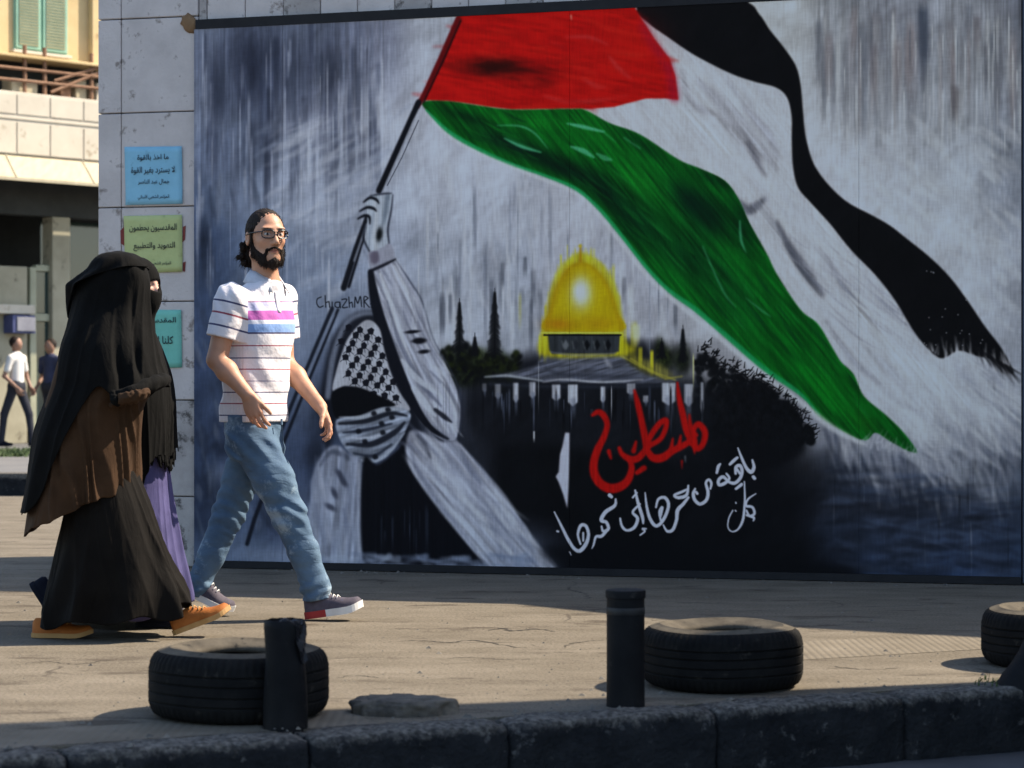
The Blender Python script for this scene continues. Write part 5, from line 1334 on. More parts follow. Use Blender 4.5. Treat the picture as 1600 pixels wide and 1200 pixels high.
def hermite(x, y, t):
    """monotone-ish cubic through (x, y)"""
    x = np.asarray(x, float); y = np.asarray(y, float); t = np.asarray(t, float)
    d = np.diff(y) / np.diff(x); m = np.empty_like(y); m[0], m[-1] = d[0], d[-1]
    m[1:-1] = np.where(d[:-1] * d[1:] > 0, 2 * d[:-1] * d[1:] / (d[:-1] + d[1:] + 1e-12), 0)
    i = np.clip(np.searchsorted(x, t) - 1, 0, len(x) - 2); h = x[i + 1] - x[i]; s = np.clip((t - x[i]) / h, 0, 1)
    return y[i] * (1 + 2 * s) * (1 - s) ** 2 + m[i] * h * s * (1 - s) ** 2 + y[i + 1] * s * s * (3 - 2 * s) + m[i + 1] * h * s * s * (s - 1)

def net(name, fld, mat, parent, smooth_it=1):
    V, Q = fld.mesh()
    me = fast_mesh(name, V, Q)
    me.materials.append(mat)
    o = put(name, me, None, parent, smooth=True)
    return o, V

def nz3(P, s, seed=0):
    """cheap smooth pseudo-noise of points (n,3)"""
    x, y, z_ = P[:, 0] * s + seed, P[:, 1] * s + seed * 1.7, P[:, 2] * s - seed * .6
    return (np.sin(x * 1.7 + 1.3 * np.sin(y * 1.1)) + np.sin(y * 1.9 + 1.1 * np.sin(z_ * 1.3)) + np.sin(z_ * 1.5 + 1.2 * np.sin(x * .9))) / 3

# ------------------------------------------------------------------ the man
MY = 9.85
def J(px, py, dy=0.0): return at(px, py, MY + dy)
man = empty('person', (at(408, 900, MY).x, MY, 0))
tag(man, 'bearded man with glasses walking right in a striped white polo shirt and blue jeans', 'person')
def unit(v): v = Vector(v); return v.normalized()
def hand(f, wrist, d, s, n, size=1.0, curl=(.35, .55, .5), spread=.06, thumb=(.8, .42, .35)):
    """palm and five fingers: d towards the fingertips, s towards the thumb, n the way the fingers close"""
    d, n = unit(d), unit(n); s = unit(Vector(s) - d * Vector(s).dot(d)); n = unit(d.cross(s)) * (1 if d.cross(s).dot(n) > 0 else -1)
    w = Vector(wrist); kn = []
    for i, off in enumerate((.030, .011, -.009, -.027)):
        b = w + s * off * .55 * size + d * .012 * size; e = w + s * off * size + d * (.088, .092, .088, .078)[i] * size + n * (-.003 if i in (1, 2) else .002)
        f.cone(b, e, .0155 * size, .0112 * size, .010); kn.append(e)
    f.ell(w + d * .05 * size, (.042 * size, .036 * size, .014 * size), (d, s, n), .012)
    f.ell(w + d * .03 * size + s * .02 * size + n * .008, (.03 * size, .016 * size, .014 * size), (d, s, n), .01)
    for i, (L, r) in enumerate(((.072, .0088), (.079, .0090), (.073, .0086), (.056, .0076))):
        p = kn[i]; a = 0.0; sp = (1.5, .4, -.5, -1.6)[i] * spread
        for j, (fr, c) in enumerate(zip((.46, .30, .24), curl)):
            a += c * (1 + .16 * (i - 1))
            q = p + (d * math.cos(a) + n * math.sin(a) + s * sp).normalized() * L * fr * size
            f.cone(p, q, r * size * (1 - .08 * j), r * size * (.94 - .1 * j), .0035); p = q
    t0 = w + d * .022 * size + s * .024 * size; td = (d * thumb[0] + s * thumb[1] + n * thumb[2]).normalized()
    t1 = t0 + td * .042 * size; td2 = (td + d * .35 + n * .25).normalized(); t2 = t1 + td2 * .032 * size; t3 = t2 + (td2 + d * .2).normalized() * .02 * size
    f.cone(t0, t1, .0145 * size, .0105 * size, .008); f.cone(t1, t2, .0102 * size, .0095 * size, .003); f.cone(t2, t3, .0095 * size, .0075 * size, .003)

TF = Vector((math.cos(R(33)), -math.sin(R(33)), 0)); TL = Vector((-TF.y, TF.x, 0))          # where the chest faces; his left
HF = Vector((math.cos(R(61)), -math.sin(R(61)), 0)); HL = Vector((-HF.y, HF.x, 0)); HU = Vector((0, 0, 1))
HC = J(415.5, 367, -.02)
def H(a, b, c): return HC + HF * a + HL * b + HU * c
HX = (HF, HL, HU)

SHOULDER_R = J(362, 464, -.15); ELBOW_R = J(339, 562, -.17); WRIST_R = J(387, 617, -.235)
SHOULDER_L = J(440, 462, .15); ELBOW_L = J(444, 566, .17); WRIST_L = J(501, 636, .03)

fb = Field(J(300, 720, -.42), J(560, 322, .42), .0042)
# head
fb.ell(H(-.004, 0, .012), (.097, .074, .094), HX, .01)
fb.ell(H(.030, 0, -.050), (.066, .054, .088), HX, .03)
fb.ell(H(.066, 0, -.106), (.026, .026, .022), HX, .03)
fb.cone(H(.0, .052, -.085), H(.058, .022, -.112), .022, .018, .03); fb.cone(H(.0, -.052, -.085), H(.058, -.022, -.112), .022, .018, .03)
for sgn in (1, -1):
    fb.ell(H(.064, .037 * sgn, -.030), (.020, .020, .018), HX, .02)       # cheekbone
    fb.ell(H(.082, .028 * sgn, .022), (.014, .026, .009), HX, .014)       # brow
    fb.ell(H(.096, .031 * sgn, -.001), (.016, .017, .011), HX, .008, True)  # socket
    fb.ell(H(.077, .031 * sgn, -.002), (.0125, .0125, .0115), HX, .002)   # eye
    fb.ell(H(-.012, .079 * sgn, -.018), (.019, .008, .031), HX, .006)     # ear
    fb.ell(H(-.006, .086 * sgn, -.014), (.009, .006, .016), HX, .004, True)
fb.cone(H(.088, 0, .012), H(.112, 0, -.034), .008, .0115, .010)
fb.ell(H(.112, 0, -.038), (.012, .011, .010), HX, .006)
for sgn in (1, -1): fb.ell(H(.100, .012 * sgn, -.042), (.011, .008, .008), HX, .005)
fb.ell(H(.090, 0, -.068), (.010, .023, .005), HX, .004); fb.ell(H(.088, 0, -.079), (.011, .020, .006), HX, .004)
# neck, trunk, arms
NB = J(415, 446, .01)
fb.cone(H(-.02, 0, -.07), NB, .054, .058, .03)
fb.cone(NB, J(404, 530, 0), .058, .10, .03); fb.cone(J(404, 520, 0), J(398, 660, 0), .105, .10, .04, (TF, 1.15))
fb.cone(J(366, 482, -.14), J(438, 480, .14), .05, .05, .03)
fb.cone(SHOULDER_R, ELBOW_R, .052, .043, .02); fb.cone(SHOULDER_L, ELBOW_L, .05, .042, .02)
def forearm(e, w):
    m = e + (w - e) * .32
    fb.cone(e, m, .041, .0435, .015); fb.cone(m, w, .0425, .0255, .02); fb.cone(w + (e - w) * .12, w, .027, .026, .01)
forearm(ELBOW_R, WRIST_R); forearm(ELBOW_L, WRIST_L)
dR = (J(404, 668, -.25) - WRIST_R); hand(fb, WRIST_R, dR, Vector((.75, -.35, .5)), Vector((.2, .9, 0)), 1.0, (.25, .45, .4), .04, (.85, .45, .25))
dL = (J(521, 682, .0) - WRIST_L); hand(fb, WRIST_L, dL, Vector((.25, -.9, .15)), Vector((-.8, -.1, -.5)), 1.0, (.3, .5, .45), .05, (.8, .45, .5))
MAT['skin'] = attr_mat('skin', 'tint', .52, .35, .15, 260)
bsdf(MAT['skin']).inputs['Subsurface Weight'].default_value = .12
bsdf(MAT['skin']).inputs['Subsurface Radius'].default_value = (.012, .005, .003)
body, BV = net('body', fb, MAT['skin'], man)
def dist(P, c, r, axes=HX):
    D = P - np.array(c); A = np.array([list(a) for a in axes]); q = (D @ A.T) / np.array(r); return np.sqrt((q ** 2).sum(1))
C = np.tile(np.array([.46, .24, .15]), (len(BV), 1)) * (1 + .07 * nz3(BV, 30) + .06 * nz3(BV, 110, 3))[:, None]
def tint(c, r, colr, amt=1.0, soft=.25):
    global C
    w = np.clip((1 + soft - dist(BV, c, r)) / (2 * soft), 0, 1)[:, None] * amt
    C = C * (1 - w) + np.array(colr) * w
for sgn in (1, -1):
    tint(H(.088, .031 * sgn, -.002), (.02, .0125, .0055), (.55, .52, .48)); tint(H(.09, .030 * sgn, -.002), (.02, .0055, .006), (.02, .012, .008))
    tint(H(.092, .030 * sgn, .019), (.03, .022, .0055), (.03, .017, .011), .95)
    tint(H(.085, .042 * sgn, -.03), (.03, .02, .015), (.50, .24, .15), .4, .5)
tint(H(.095, 0, -.073), (.03, .022, .009), (.34, .12, .09), .85); tint(H(.1, 0, -.0735), (.03, .02, .0016), (.12, .04, .03), .8)
for c in (WRIST_R + Vector(dR) * .9, WRIST_L + Vector(dL) * .9): tint(c, (.06, .06, .06), (.44, .20, .13), .5, .6)
set_color(body.data, 'tint', C)

# hair and beard
def hairmat(name, c1, c2):
    return noisy(name, c1, c2, 60, .7, .8, 160, spec=.18, stretch=(1, 1, .4), dist=.003)
MAT['hair'] = hairmat('black_hair', (.007, .0042, .003), (.020, .0115, .0075))
fh = Field(np.array(HC) - .19, np.array(HC) + .17, .0038)
fh.ell(H(-.013, 0, .015), (.0985, .080, .0985), HX, .0)
X, Y, Z = fh.grid(); hn = np.array(HF) * 1.0 - np.array(HU) * .80; hn /= np.linalg.norm(hn); hp = H(.074, 0, .070)
fh.F = np.maximum(fh.F, ((X - hp.x) * hn[0] + (Y - hp.y) * hn[1] + (Z - hp.z) * hn[2] + .0018 * np.sin(X * 160 + Y * 190) + .0012 * np.sin(Z * 320 + X * 300)).astype(np.float32))
fh.cut(H(-.03, 0, -.075), (0, 0, -1))
for sgn in (1, -1):
    fh.cone(H(.022, .076 * sgn, .02), H(.014, .072 * sgn, -.045), .007, .006, .008)
rh = random.Random(9)
for k in range(90):
    t = rh.random() ** .8
    c = H(-.082 - .022 * rh.random(), -.040 + rh.gauss(0, .016 + .008 * t), -.030 - .098 * t)
    fh.ell(c, (rh.uniform(.007, .012), rh.uniform(.007, .012), rh.uniform(.008, .014)), HX, .003)
X, Y, Z = fh.grid(); fh.F = fh.F + (.0022 * np.sin(X * 330 + 3 * np.sin(Z * 90)) * np.sin(Y * 310 + Z * 60)).astype(np.float32)
hair_o, HV = net('hair', fh, MAT['hair'], man)
fz = Field(np.array(HC) + np.array((-.16, -.16, -.19)), np.array(HC) + np.array((.16, .16, .03)), .0038)
for sgn in (1, -1):
    fz.cone(H(.012, .068 * sgn, -.035), H(.016, .060 * sgn, -.085), .008, .013, .008)
    fz.cone(H(.018, .056 * sgn, -.088), H(.060, .032 * sgn, -.118), .015, .019, .012)
    fz.cone(H(.060, .032 * sgn, -.118), H(.076, 0, -.124), .019, .021, .015)
    fz.cone(H(.022, .062 * sgn, -.070), H(.062, .040 * sgn, -.098), .012, .014, .012)
    fz.cone(H(.099, .003 * sgn, -.058), H(.086, .031 * sgn, -.070), .0040, .0055, .004); fz.cone(H(.084, .031 * sgn, -.070), H(.072, .034 * sgn, -.105), .0050, .011, .008)
fz.cone(H(.084, 0, -.094), H(.084, 0, -.112), .008, .018, .01)
X, Y, Z = fz.grid(); fz.F = fz.F + (.0016 * np.sin(X * 360 + Z * 80) * np.sin(Y * 340 + 2 * np.sin(Z * 120))).astype(np.float32)
beard_o, ZV = net('beard', fz, MAT['hair'], man)
def strands(V_, n, L, rad, parent, seed, keep=lambda p: True):
    """short loose hairs standing off a surface, far too fine to count"""
    r = random.Random(seed); V, F = [], []; hc = HC + HU * -.03
    while n > 0:
        p = Vector(V_[r.randrange(len(V_))])
        n -= 1
        if not keep(p): continue
        d = ((p - hc).normalized() + Vector((r.gauss(0, .5), r.gauss(0, .5), r.gauss(-.3, .5)))).normalized(); l = r.uniform(*L); a = d.cross(Vector((.3, .5, .8))).normalized() * rad; b = d.cross(a).normalized() * rad
        q = p + d * l * .6 + Vector((0, 0, -.15 * l)); e = p + d * l + Vector((0, 0, -.45 * l)); i = len(V)
        V += [p + a, p - a * .5 + b * .8, p - a * .5 - b * .8, q + a * .7, q - a * .4 + b * .5, q - a * .4 - b * .5, e]
        F += [(i, i + 1, i + 4, i + 3), (i + 1, i + 2, i + 5, i + 4), (i + 2, i, i + 3, i + 5), (i + 3, i + 4, i + 6), (i + 4, i + 5, i + 6), (i + 5, i + 3, i + 6)]
    o = put('loose_hairs', mesh_from('loose_hairs', V, F), MAT['hair'], parent); o['kind'] = 'stuff'
strands(ZV, 1500, (.006, .013), .0008, beard_o, 1); strands(HV, 900, (.004, .010), .0007, hair_o, 2, lambda p: (p - HC).dot(HF) < .09)
strands(HV, 1600, (.010, .022), .0009, hair_o, 3, lambda p: p.z < HC.z - .035)

# glasses
MAT['black_plastic'] = new_mat('black_plastic', .25, (.008, .008, .009), .5)
MAT['lens'] = new_mat('lens', .03, (.9, .92, .95), .5); bsdf(MAT['lens']).inputs['Transmission Weight'].default_value = 1.0; bsdf(MAT['lens']).inputs['IOR'].default_value = 1.05
gl = empty('glasses', HC); gl.parent = man; gl.matrix_parent_inverse = parent_matrix(man).inverted()
for sgn in (1, -1):
    pts = []
    for k in range(25):
        a = 2 * math.pi * k / 24; e = 3.2
        cx = math.copysign(abs(math.cos(a)) ** (2 / e), math.cos(a)) * .026; cz = math.copysign(abs(math.sin(a)) ** (2 / e), math.sin(a)) * .017
        pts.append(H(.109 - .014 * ((.033 + cx * 1) / .06) ** 2, (.033 + cx) * sgn, -.003 + cz))
    put('rim', tube_mesh('rim', pts, .0028, 6), MAT['black_plastic'], gl, smooth=True)
    put('lens', mesh_from('lens', [*pts[:-1], *[q + HF * .0012 for q in pts[:-1]]], [tuple(range(24)), tuple(range(47, 23, -1))]), MAT['lens'], gl)
    put('temple', tube_mesh('temple', [H(.096, .057 * sgn, .006), H(.080, .068 * sgn, .007), H(.02, .082 * sgn, .004), H(-.02, .084 * sgn, -.004)], .0028, 6), MAT['black_plastic'], gl, smooth=True)
put('bridge', tube_mesh('bridge', [H(.108, -.008, .004), H(.112, 0, .006), H(.108, .008, .004)], .0026, 6), MAT['black_plastic'], gl, smooth=True)

# polo shirt
fs_ = Field(J(305, 670, -.36), J(480, 425, .36), .0046)
rowsT = []
for py, px, a, b in ((439, 416, .066, .064), (448, 411, .104, .078), (460, 406, .150, .090), (477, 403, .180, .108), (510, 405, .180, .124), (560, 402, .160, .119), (610, 399, .158, .120), (662, 395.5, .163, .124)):
    p = J(px, py); rowsT.append((p.z, p.x, p.y, a, b))
fs_.loft(rowsT, TF, .02, 2.25)
fs_.ell(J(362, 468, -.145), (.056, .056, .055), None, .05); fs_.ell(J(440, 466, .145), (.054, .054, .052), None, .05)
SLR0, SLR1 = J(361, 466, -.152), J(346, 528, -.165); SLL0, SLL1 = J(440, 464, .15), J(447, 530, .165)
fs_.cone(SLR0, SLR1 + (SLR1 - SLR0) * .4, .066, .066, .03); fs_.cone(SLL0, SLL1 + (SLL1 - SLL0) * .4, .062, .062, .03)
X, Y, Z = fs_.grid()
Xr, Yr, Zr = (np.broadcast_to(q, fs_.F.shape) for q in (X, Y, Z))
z0s = J(400, 660).z
fold = .0036 * np.sin((Zr - z0s) * 38 + (Xr + 1.05) * 60 + 2 * np.sin(Yr * 15)) * np.clip((1.22 - Zr) * 4, 0, 1) * np.clip((Zr - z0s) * 14, .05, 1)
fold = fold + .0016 * np.sin((Zr - z0s) * 55 - (Xr + 1.05) * 30 + Yr * 40) * np.clip((1.3 - Zr) * 5, 0, 1) + .0025 * np.sin(Xr * 110 + Zr * 50) * np.clip((Zr - 1.2) * 6, 0, 1)
fs_.F = fs_.F + fold.astype(np.float32)
# trim sleeves and hem
for a, b in ((SLR0, SLR1), (SLL0, SLL1)):
    d = np.array(b - a); d /= np.linalg.norm(d); side = (Yr < MY) if a is SLR0 else (Yr >= MY)
    s1 = (Xr - b.x) * d[0] + (Yr - b.y) * d[1] + (Zr - b.z) * d[2]
    w = np.array(TL) * (-1 if a is SLR0 else 1); lat = (Xr - J(404, 500).x) * w[0] + (Yr - MY) * w[1]
    fs_.F = np.where((lat > .150) & (s1 > -.05), np.maximum(fs_.F, s1), fs_.F).astype(np.float32)
fs_.cut(J(395, 659), (0, 0, -1))
def shirt_material():
    m = new_mat('striped_polo_cotton', .85, (.8, .8, .8), .2)
    zr = lambda py: (J(400, py).z - .82) / .64
    white, navy, red = (.70, .66, .68), (.06, .06, .13), (.28, .06, .09)
    st = [(0.0, white)]
    def band(y1, y0, c): st.extend([(zr(y1), c), (zr(y0), white)])
    lw = 1.9
    for y, c in ((649, navy), (631, red), (613, navy), (596, (.35, .33, .42)), (578, red), (560, navy), (541, red)): band(y + lw / 2, y - lw / 2, c)
    st += [(zr(522.5), navy), (zr(520.5), (.20, .33, .62)), (zr(507), (.62, .64, .74)), (zr(501), (.42, .10, .36)), (zr(486), (.52, .52, .72)), (zr(473), (.34, .16, .3)), (zr(471.6), white)]
    a1 = node(m, 'ShaderNodeAttribute'); a1.attribute_name = 'stripe'
    r1 = ramp(m, st, 'CONSTANT'); link(m, a1.outputs['Fac'], r1.inputs[0])
    sv = [(0.0, white)]
    for q, c in ((.30, navy), (.53, red), (.77, navy)): sv += [(q, c), (q + .035, white)]
    a2 = node(m, 'ShaderNodeAttribute'); a2.attribute_name = 'sleeve'
    r2 = ramp(m, sv, 'CONSTANT'); link(m, a2.outputs['Fac'], r2.inputs[0])
    a3 = node(m, 'ShaderNodeAttribute'); a3.attribute_name = 'onsleeve'
    gt = node(m, 'ShaderNodeMath', operation='GREATER_THAN'); gt.inputs[1].default_value = .5; link(m, a3.outputs['Fac'], gt.inputs[0])
    mx = node(m, 'ShaderNodeMix', data_type='RGBA'); link(m, gt.outputs[0], mx.inputs[0]); link(m, r1.outputs[0], mx.inputs[6]); link(m, r2.outputs[0], mx.inputs[7])
    link(m, mx.outputs[2], bsdf(m).inputs['Base Color'])
    tc = node(m, 'ShaderNodeTexCoord'); n3 = node(m, 'ShaderNodeTexNoise'); n3.inputs['Scale'].default_value = 26; n3.inputs['Detail'].default_value = 6; link(m, tc.outputs['Object'], n3.inputs['Vector'])
    bp = node(m, 'ShaderNodeBump'); bp.inputs['Strength'].default_value = .5; bp.inputs['Distance'].default_value = .012; link(m, n3.outputs[0], bp.inputs['Height']); link(m, bp.outputs[0], bsdf(m).inputs['Normal'])
    bsdf(m).inputs['Sheen Weight'].default_value = .2
    return m
shirt, SV = net('shirt', fs_, shirt_material(), man)
lean = SV[:, 0] * TL.x + SV[:, 1] * TL.y - (J(402, 500).x * TL.x + MY * TL.y)
zz = (SV[:, 2] + .03 * (lean - 0) * np.clip((SV[:, 2] - 1.1) * 5, 0, 1) * -1.0 - .82) / .64
set_float(shirt.data, 'stripe', zz)
latR = -lean; on = np.zeros(len(SV)); tt = np.zeros(len(SV))
for a, b, sg in ((SLR0, SLR1, -1), (SLL0, SLL1, 1)):
    d = np.array(b - a); L = np.linalg.norm(d); d /= L; t = ((SV - np.array(a)) @ d) / L + .28
    w = np.clip((lean * sg - .156) * 60 + .5 + (t - .3) * .4, 0, 1) * (SV[:, 2] > J(346, 535).z - .02) * (SV[:, 2] < J(346, 452).z)
    on = np.maximum(on, w); tt = np.where(lean * sg > 0, t / 1.28, tt)
set_float(shirt.data, 'sleeve', tt); set_float(shirt.data, 'onsleeve', on)
# collar and placket
MAT['collar'] = noisy('collar_knit', (.46, .47, .52), (.54, .55, .60), 40, .9, .3)
V, F = [], []; NK = 40
for k in range(NK + 1):
    a = R(33) + (2 * math.pi - R(66)) * k / NK            # opens at the front
    dirv = TF * math.cos(a) + TL * math.sin(a); fr = max(0, math.cos(a)) ** 2
    base = NB + Vector((0, 0, .024 - .040 * max(0, math.cos(a)) + .012 * max(0, -math.cos(a))))
    for r, dz in ((.062, .026), (.066, .031), (.078, .012), (.094 + .006 * fr, -.020 - .008 * fr)):
        V.append(base + dirv * r + Vector((0, 0, dz)))
for k in range(NK):
    for j in range(3): F.append((k * 4 + j, (k + 1) * 4 + j, (k + 1) * 4 + j + 1, k * 4 + j + 1))
o = put('collar', mesh_from('collar', V, F), MAT['collar'], man, smooth=True); o.modifiers.new('thickness', 'SOLIDIFY').thickness = .003
def front(z, side=0.0, out=.004):
    rr = np.array(rowsT)[::-1]; b = float(hermite(rr[:, 0], rr[:, 4], [z])[0]) if rr[0, 0] < rr[-1, 0] else float(hermite(np.array(rowsT)[:, 0][::-1], np.array(rowsT)[:, 4][::-1], [z])[0])
    cx = float(np.interp(z, sorted(np.array(rowsT)[:, 0]), [q[1] for q in sorted(rowsT)]))
    return Vector((cx, MY, z)) + TF * (b + out) + TL * side
V, F = [], []
zt, zl = J(400, 456).z, J(400, 489).z
for k in range(9):
    z_ = zt + (zl - zt) * k / 8
    V += [front(z_, -.011, .0), front(z_, .011, .0)]
for k in range(8): F.append((2 * k, 2 * k + 1, 2 * k + 3, 2 * k + 2))
MAT['placket'] = noisy('placket_cotton', (.66, .63, .66), (.72, .68, .70), 30, .9, .2)
o = put('placket', mesh_from('placket', V, F), MAT['placket'], man, smooth=True); o.modifiers.new('thickness', 'SOLIDIFY').thickness = .0015

# jeans
fj = Field(J(270, 948, -.34), J(540, 640, .34), .0052)
PF = Vector((math.cos(R(24)), -math.sin(R(24)), 0))
rowsP = []
for py, px, a, b in ((648, 396, .142, .108), (668, 396, .148, .112), (690, 398, .150, .114), (715, 400, .138, .108)):
    p = J(px, py); rowsP.append((p.z, p.x, p.y, a, b))
fj.loft(rowsP, PF, .03, 2.2)
def leg(pts, k=.03):
    for (p, r), (q, s_) in zip(pts[:-1], pts[1:]): fj.cone(p, q, r, s_, k)
leg([(J(394, 690, -.066), .092), (J(427, 748, -.085), .087), (J(452, 806, -.09), .072), (J(475, 862, -.088), .062), (J(493, 915, -.085), .058), (J(497, 938, -.085), .061)])
leg([(J(395, 690, .066), .090), (J(377, 748, .085), .078), (J(356, 806, .09), .067), (J(331, 866, .09), .056), (J(309, 915, .085), .049), (J(304, 930, .085), .050)])
X, Y, Z = fj.grid(); Xr, Yr, Zr = (np.broadcast_to(q, fj.F.shape) for q in (X, Y, Z))
kz = J(452, 806).z
fold = .0042 * np.sin(Zr * 105 + Xr * 45 + 1.6 * np.sin(Yr * 26) + 2 * np.sin(Xr * 22)) * np.exp(-((Zr - kz - .03) / .10) ** 2)
fold = fold + .005 * np.sin(Zr * 110 - Xr * 60) * np.exp(-((Zr - J(0, 925).z) / .05) ** 2) + .004 * np.sin(Zr * 80 + Xr * 80) * np.exp(-((Zr - J(0, 700).z) / .07) ** 2)
fold = fold + .0016 * np.sin(Zr * 22 + Xr * 60 + Yr * 45) + .0010 * np.sin(Zr * 130 + Xr * 34 + 3 * np.sin(Xr * 30 + Zr * 14))
fj.F = fj.F + fold.astype(np.float32)
for c, d in ((J(497, 937, -.085), Vector((.18, 0, -1))), (J(304, 930, .085), Vector((-.45, 0, -1)))):
    dn = np.array(d) / d.length; s1 = (Xr - c.x) * dn[0] + (Yr - c.y) * dn[1] + (Zr - c.z) * dn[2]
    near = ((Xr - c.x) ** 2 + (Yr - c.y) ** 2 < .13 ** 2) & (Zr < c.z + .06)
    fj.F = np.where(near, np.maximum(fj.F, s1), fj.F).astype(np.float32)
def denim():
    m = noisy('washed_denim', (.050, .092, .155), (.105, .168, .240), 6, .85, .4, 120, spots=((.25, .33, .40), 4.2, .535), dist=.003)
    bp0 = bsdf(m).inputs['Normal'].links[0].from_node
    tc = node(m, 'ShaderNodeTexCoord'); mp = node(m, 'ShaderNodeMapping'); mp.inputs['Scale'].default_value = (9, 9, 26); mp.inputs['Rotation'].default_value = (0, R(24), 0)
    n9 = node(m, 'ShaderNodeTexNoise'); n9.inputs['Scale'].default_value = 1.0; n9.inputs['Detail'].default_value = 3; n9.inputs['Distortion'].default_value = .6
    link(m, tc.outputs['Object'], mp.inputs[0]); link(m, mp.outputs[0], n9.inputs['Vector'])
    b9 = node(m, 'ShaderNodeBump'); b9.inputs['Strength'].default_value = .6; b9.inputs['Distance'].default_value = .011
    link(m, n9.outputs[0], b9.inputs['Height']); link(m, bp0.outputs[0], b9.inputs['Normal']); link(m, b9.outputs[0], bsdf(m).inputs['Normal'])
    return m
net('jeans', fj, denim(), man)
put('belt_loop', tube_mesh('belt_loop', [J(440, 655, -.06), J(440, 664, -.07)], .005, 6), denim(), man)

# shoes: built along +x from the heel, then turned and pitched
def shoe_rows(L, W, hts):
    return [(x * L, y * W, h_) for x, y, h_ in hts]
def shoe(parent, heel, yaw, pitch, L, upper, sole, tip=None, tall=.075, name='shoe', sole_h=.022, roll=0.0, heel_mat=None):
    M = Matrix.Translation(Vector(heel)) @ Matrix.Rotation(yaw, 4, 'Z') @ Matrix.Rotation(-pitch, 4, 'Y') @ Matrix.Rotation(roll, 4, 'X')
    xs = np.linspace(0, 1, 22)
    wid = hermite([0, .05, .18, .42, .68, .85, .95, 1.0], [.012, .026, .033, .034, .047, .043, .028, .006], xs)
    hgt = hermite([0, .06, .22, .36, .50, .68, .86, .96, 1.0], [tall * .75, tall, tall * .98, tall * 1.05, tall * .82, tall * .60, tall * .46, tall * .34, tall * .12], xs)
    top_w = hermite([0, .2, .5, .8, 1.0], [.5, .55, .55, .7, .5], xs)
    spring = np.maximum(0, xs - .72) ** 2 * .22 * L / .25
    NS = 18; V, F = [], []
    for i, x in enumerate(xs):
        for k in range(NS):
            a = math.pi * k / (NS - 1)
            cy, sy = math.cos(a), math.sin(a) ** .62
            w = wid[i] * (1 + (top_w[i] - 1) * sy ** 2 * .9)
            V.append(M @ Vector((x * L, cy * w * (L / .26), sole_h + spring[i] + sy * hgt[i])))
    for i in range(21):
        for k in range(NS - 1): F.append((i * NS + k, (i + 1) * NS + k, (i + 1) * NS + k + 1, i * NS + k + 1))
    F.append(tuple(range(NS))); F.append(tuple(reversed(range(21 * NS, 22 * NS))))
    me = mesh_from(name, V, F); bm = bmesh.new(); bm.from_mesh(me); bmesh.ops.recalc_face_normals(bm, faces=bm.faces); bm.to_mesh(me); bm.free()
    up = put(name, me, upper, parent, smooth=True)
    def strip(nm, i0, i1, mt, grow=1.08, z0=0.0, z1=None):
        V, F = [], []; ii = range(i0, i1 + 1)
        for i in ii:
            w = wid[i] * grow * (L / .26) + .001; x = xs[i] * L + (-.004 if i == 0 else .005 if i == 21 else 0); zt_ = sole_h + .004 if z1 is None else z1
            for y, z_ in ((-w, z0), (w, z0), (w, zt_), (-w, zt_)): V.append(M @ Vector((x, y, z_ + spring[i])))
        n = len(V) // 4
        for i in range(n - 1):
            for k in range(4): F.append((i * 4 + k, (i + 1) * 4 + k, (i + 1) * 4 + (k + 1) % 4, i * 4 + (k + 1) % 4))
        F.append((0, 1, 2, 3)); F.append(tuple(reversed(range(n * 4 - 4, n * 4))))
        me = mesh_from(nm, V, F); bm = bmesh.new(); bm.from_mesh(me); bmesh.ops.recalc_face_normals(bm, faces=bm.faces); bm.to_mesh(me); bm.free()
        return put(nm, me, mt, up)
    if heel_mat is not None:
        strip('heel_patch', 0, 8, heel_mat, 1.10); strip('sole', 8, 21, sole)
    else: strip('sole', 0, 21, sole)
    # laces over the instep
    for t in (.40, .47, .54, .61):
        i = int(t * 21); h_ = sole_h + spring[i] + hgt[i]
        w = wid[i] * .5 * (L / .26)
        put('lace', tube_mesh('lace', [M @ Vector((t * L - .004, -w, h_ * .90)), M @ Vector((t * L, 0, h_ + .003)), M @ Vector((t * L + .004, w, h_ * .90))], .0028, 6), tip or sole, up, smooth=True)
    return up
MAT['canvas_shoe'] = noisy('grey_purple_canvas', (.055, .045, .06), (.10, .085, .105), 30, .8, .3, spots=((.03, .05, .12), 12, .58))
MAT['white_rubber'] = noisy('white_rubber', (.62, .60, .57), (.72, .70, .66), 12, .6, .15, spots=((.3, .27, .23), 14, .66))
MAT['red_rubber'] = noisy('red_rubber', (.30, .02, .02), (.40, .04, .035), 14, .6, .1)
hl = J(479, 967, -.09); hl.z = .004
shoe(man, hl, R(-7), R(9), .245, MAT['canvas_shoe'], MAT['white_rubber'], tall=.072, heel_mat=MAT['red_rubber'], sole_h=.026)
hb = J(284, 938, .085); hb.z = .103
shoe(man, hb, R(-4), R(-24), .235, MAT['canvas_shoe'], MAT['white_rubber'], tall=.07)

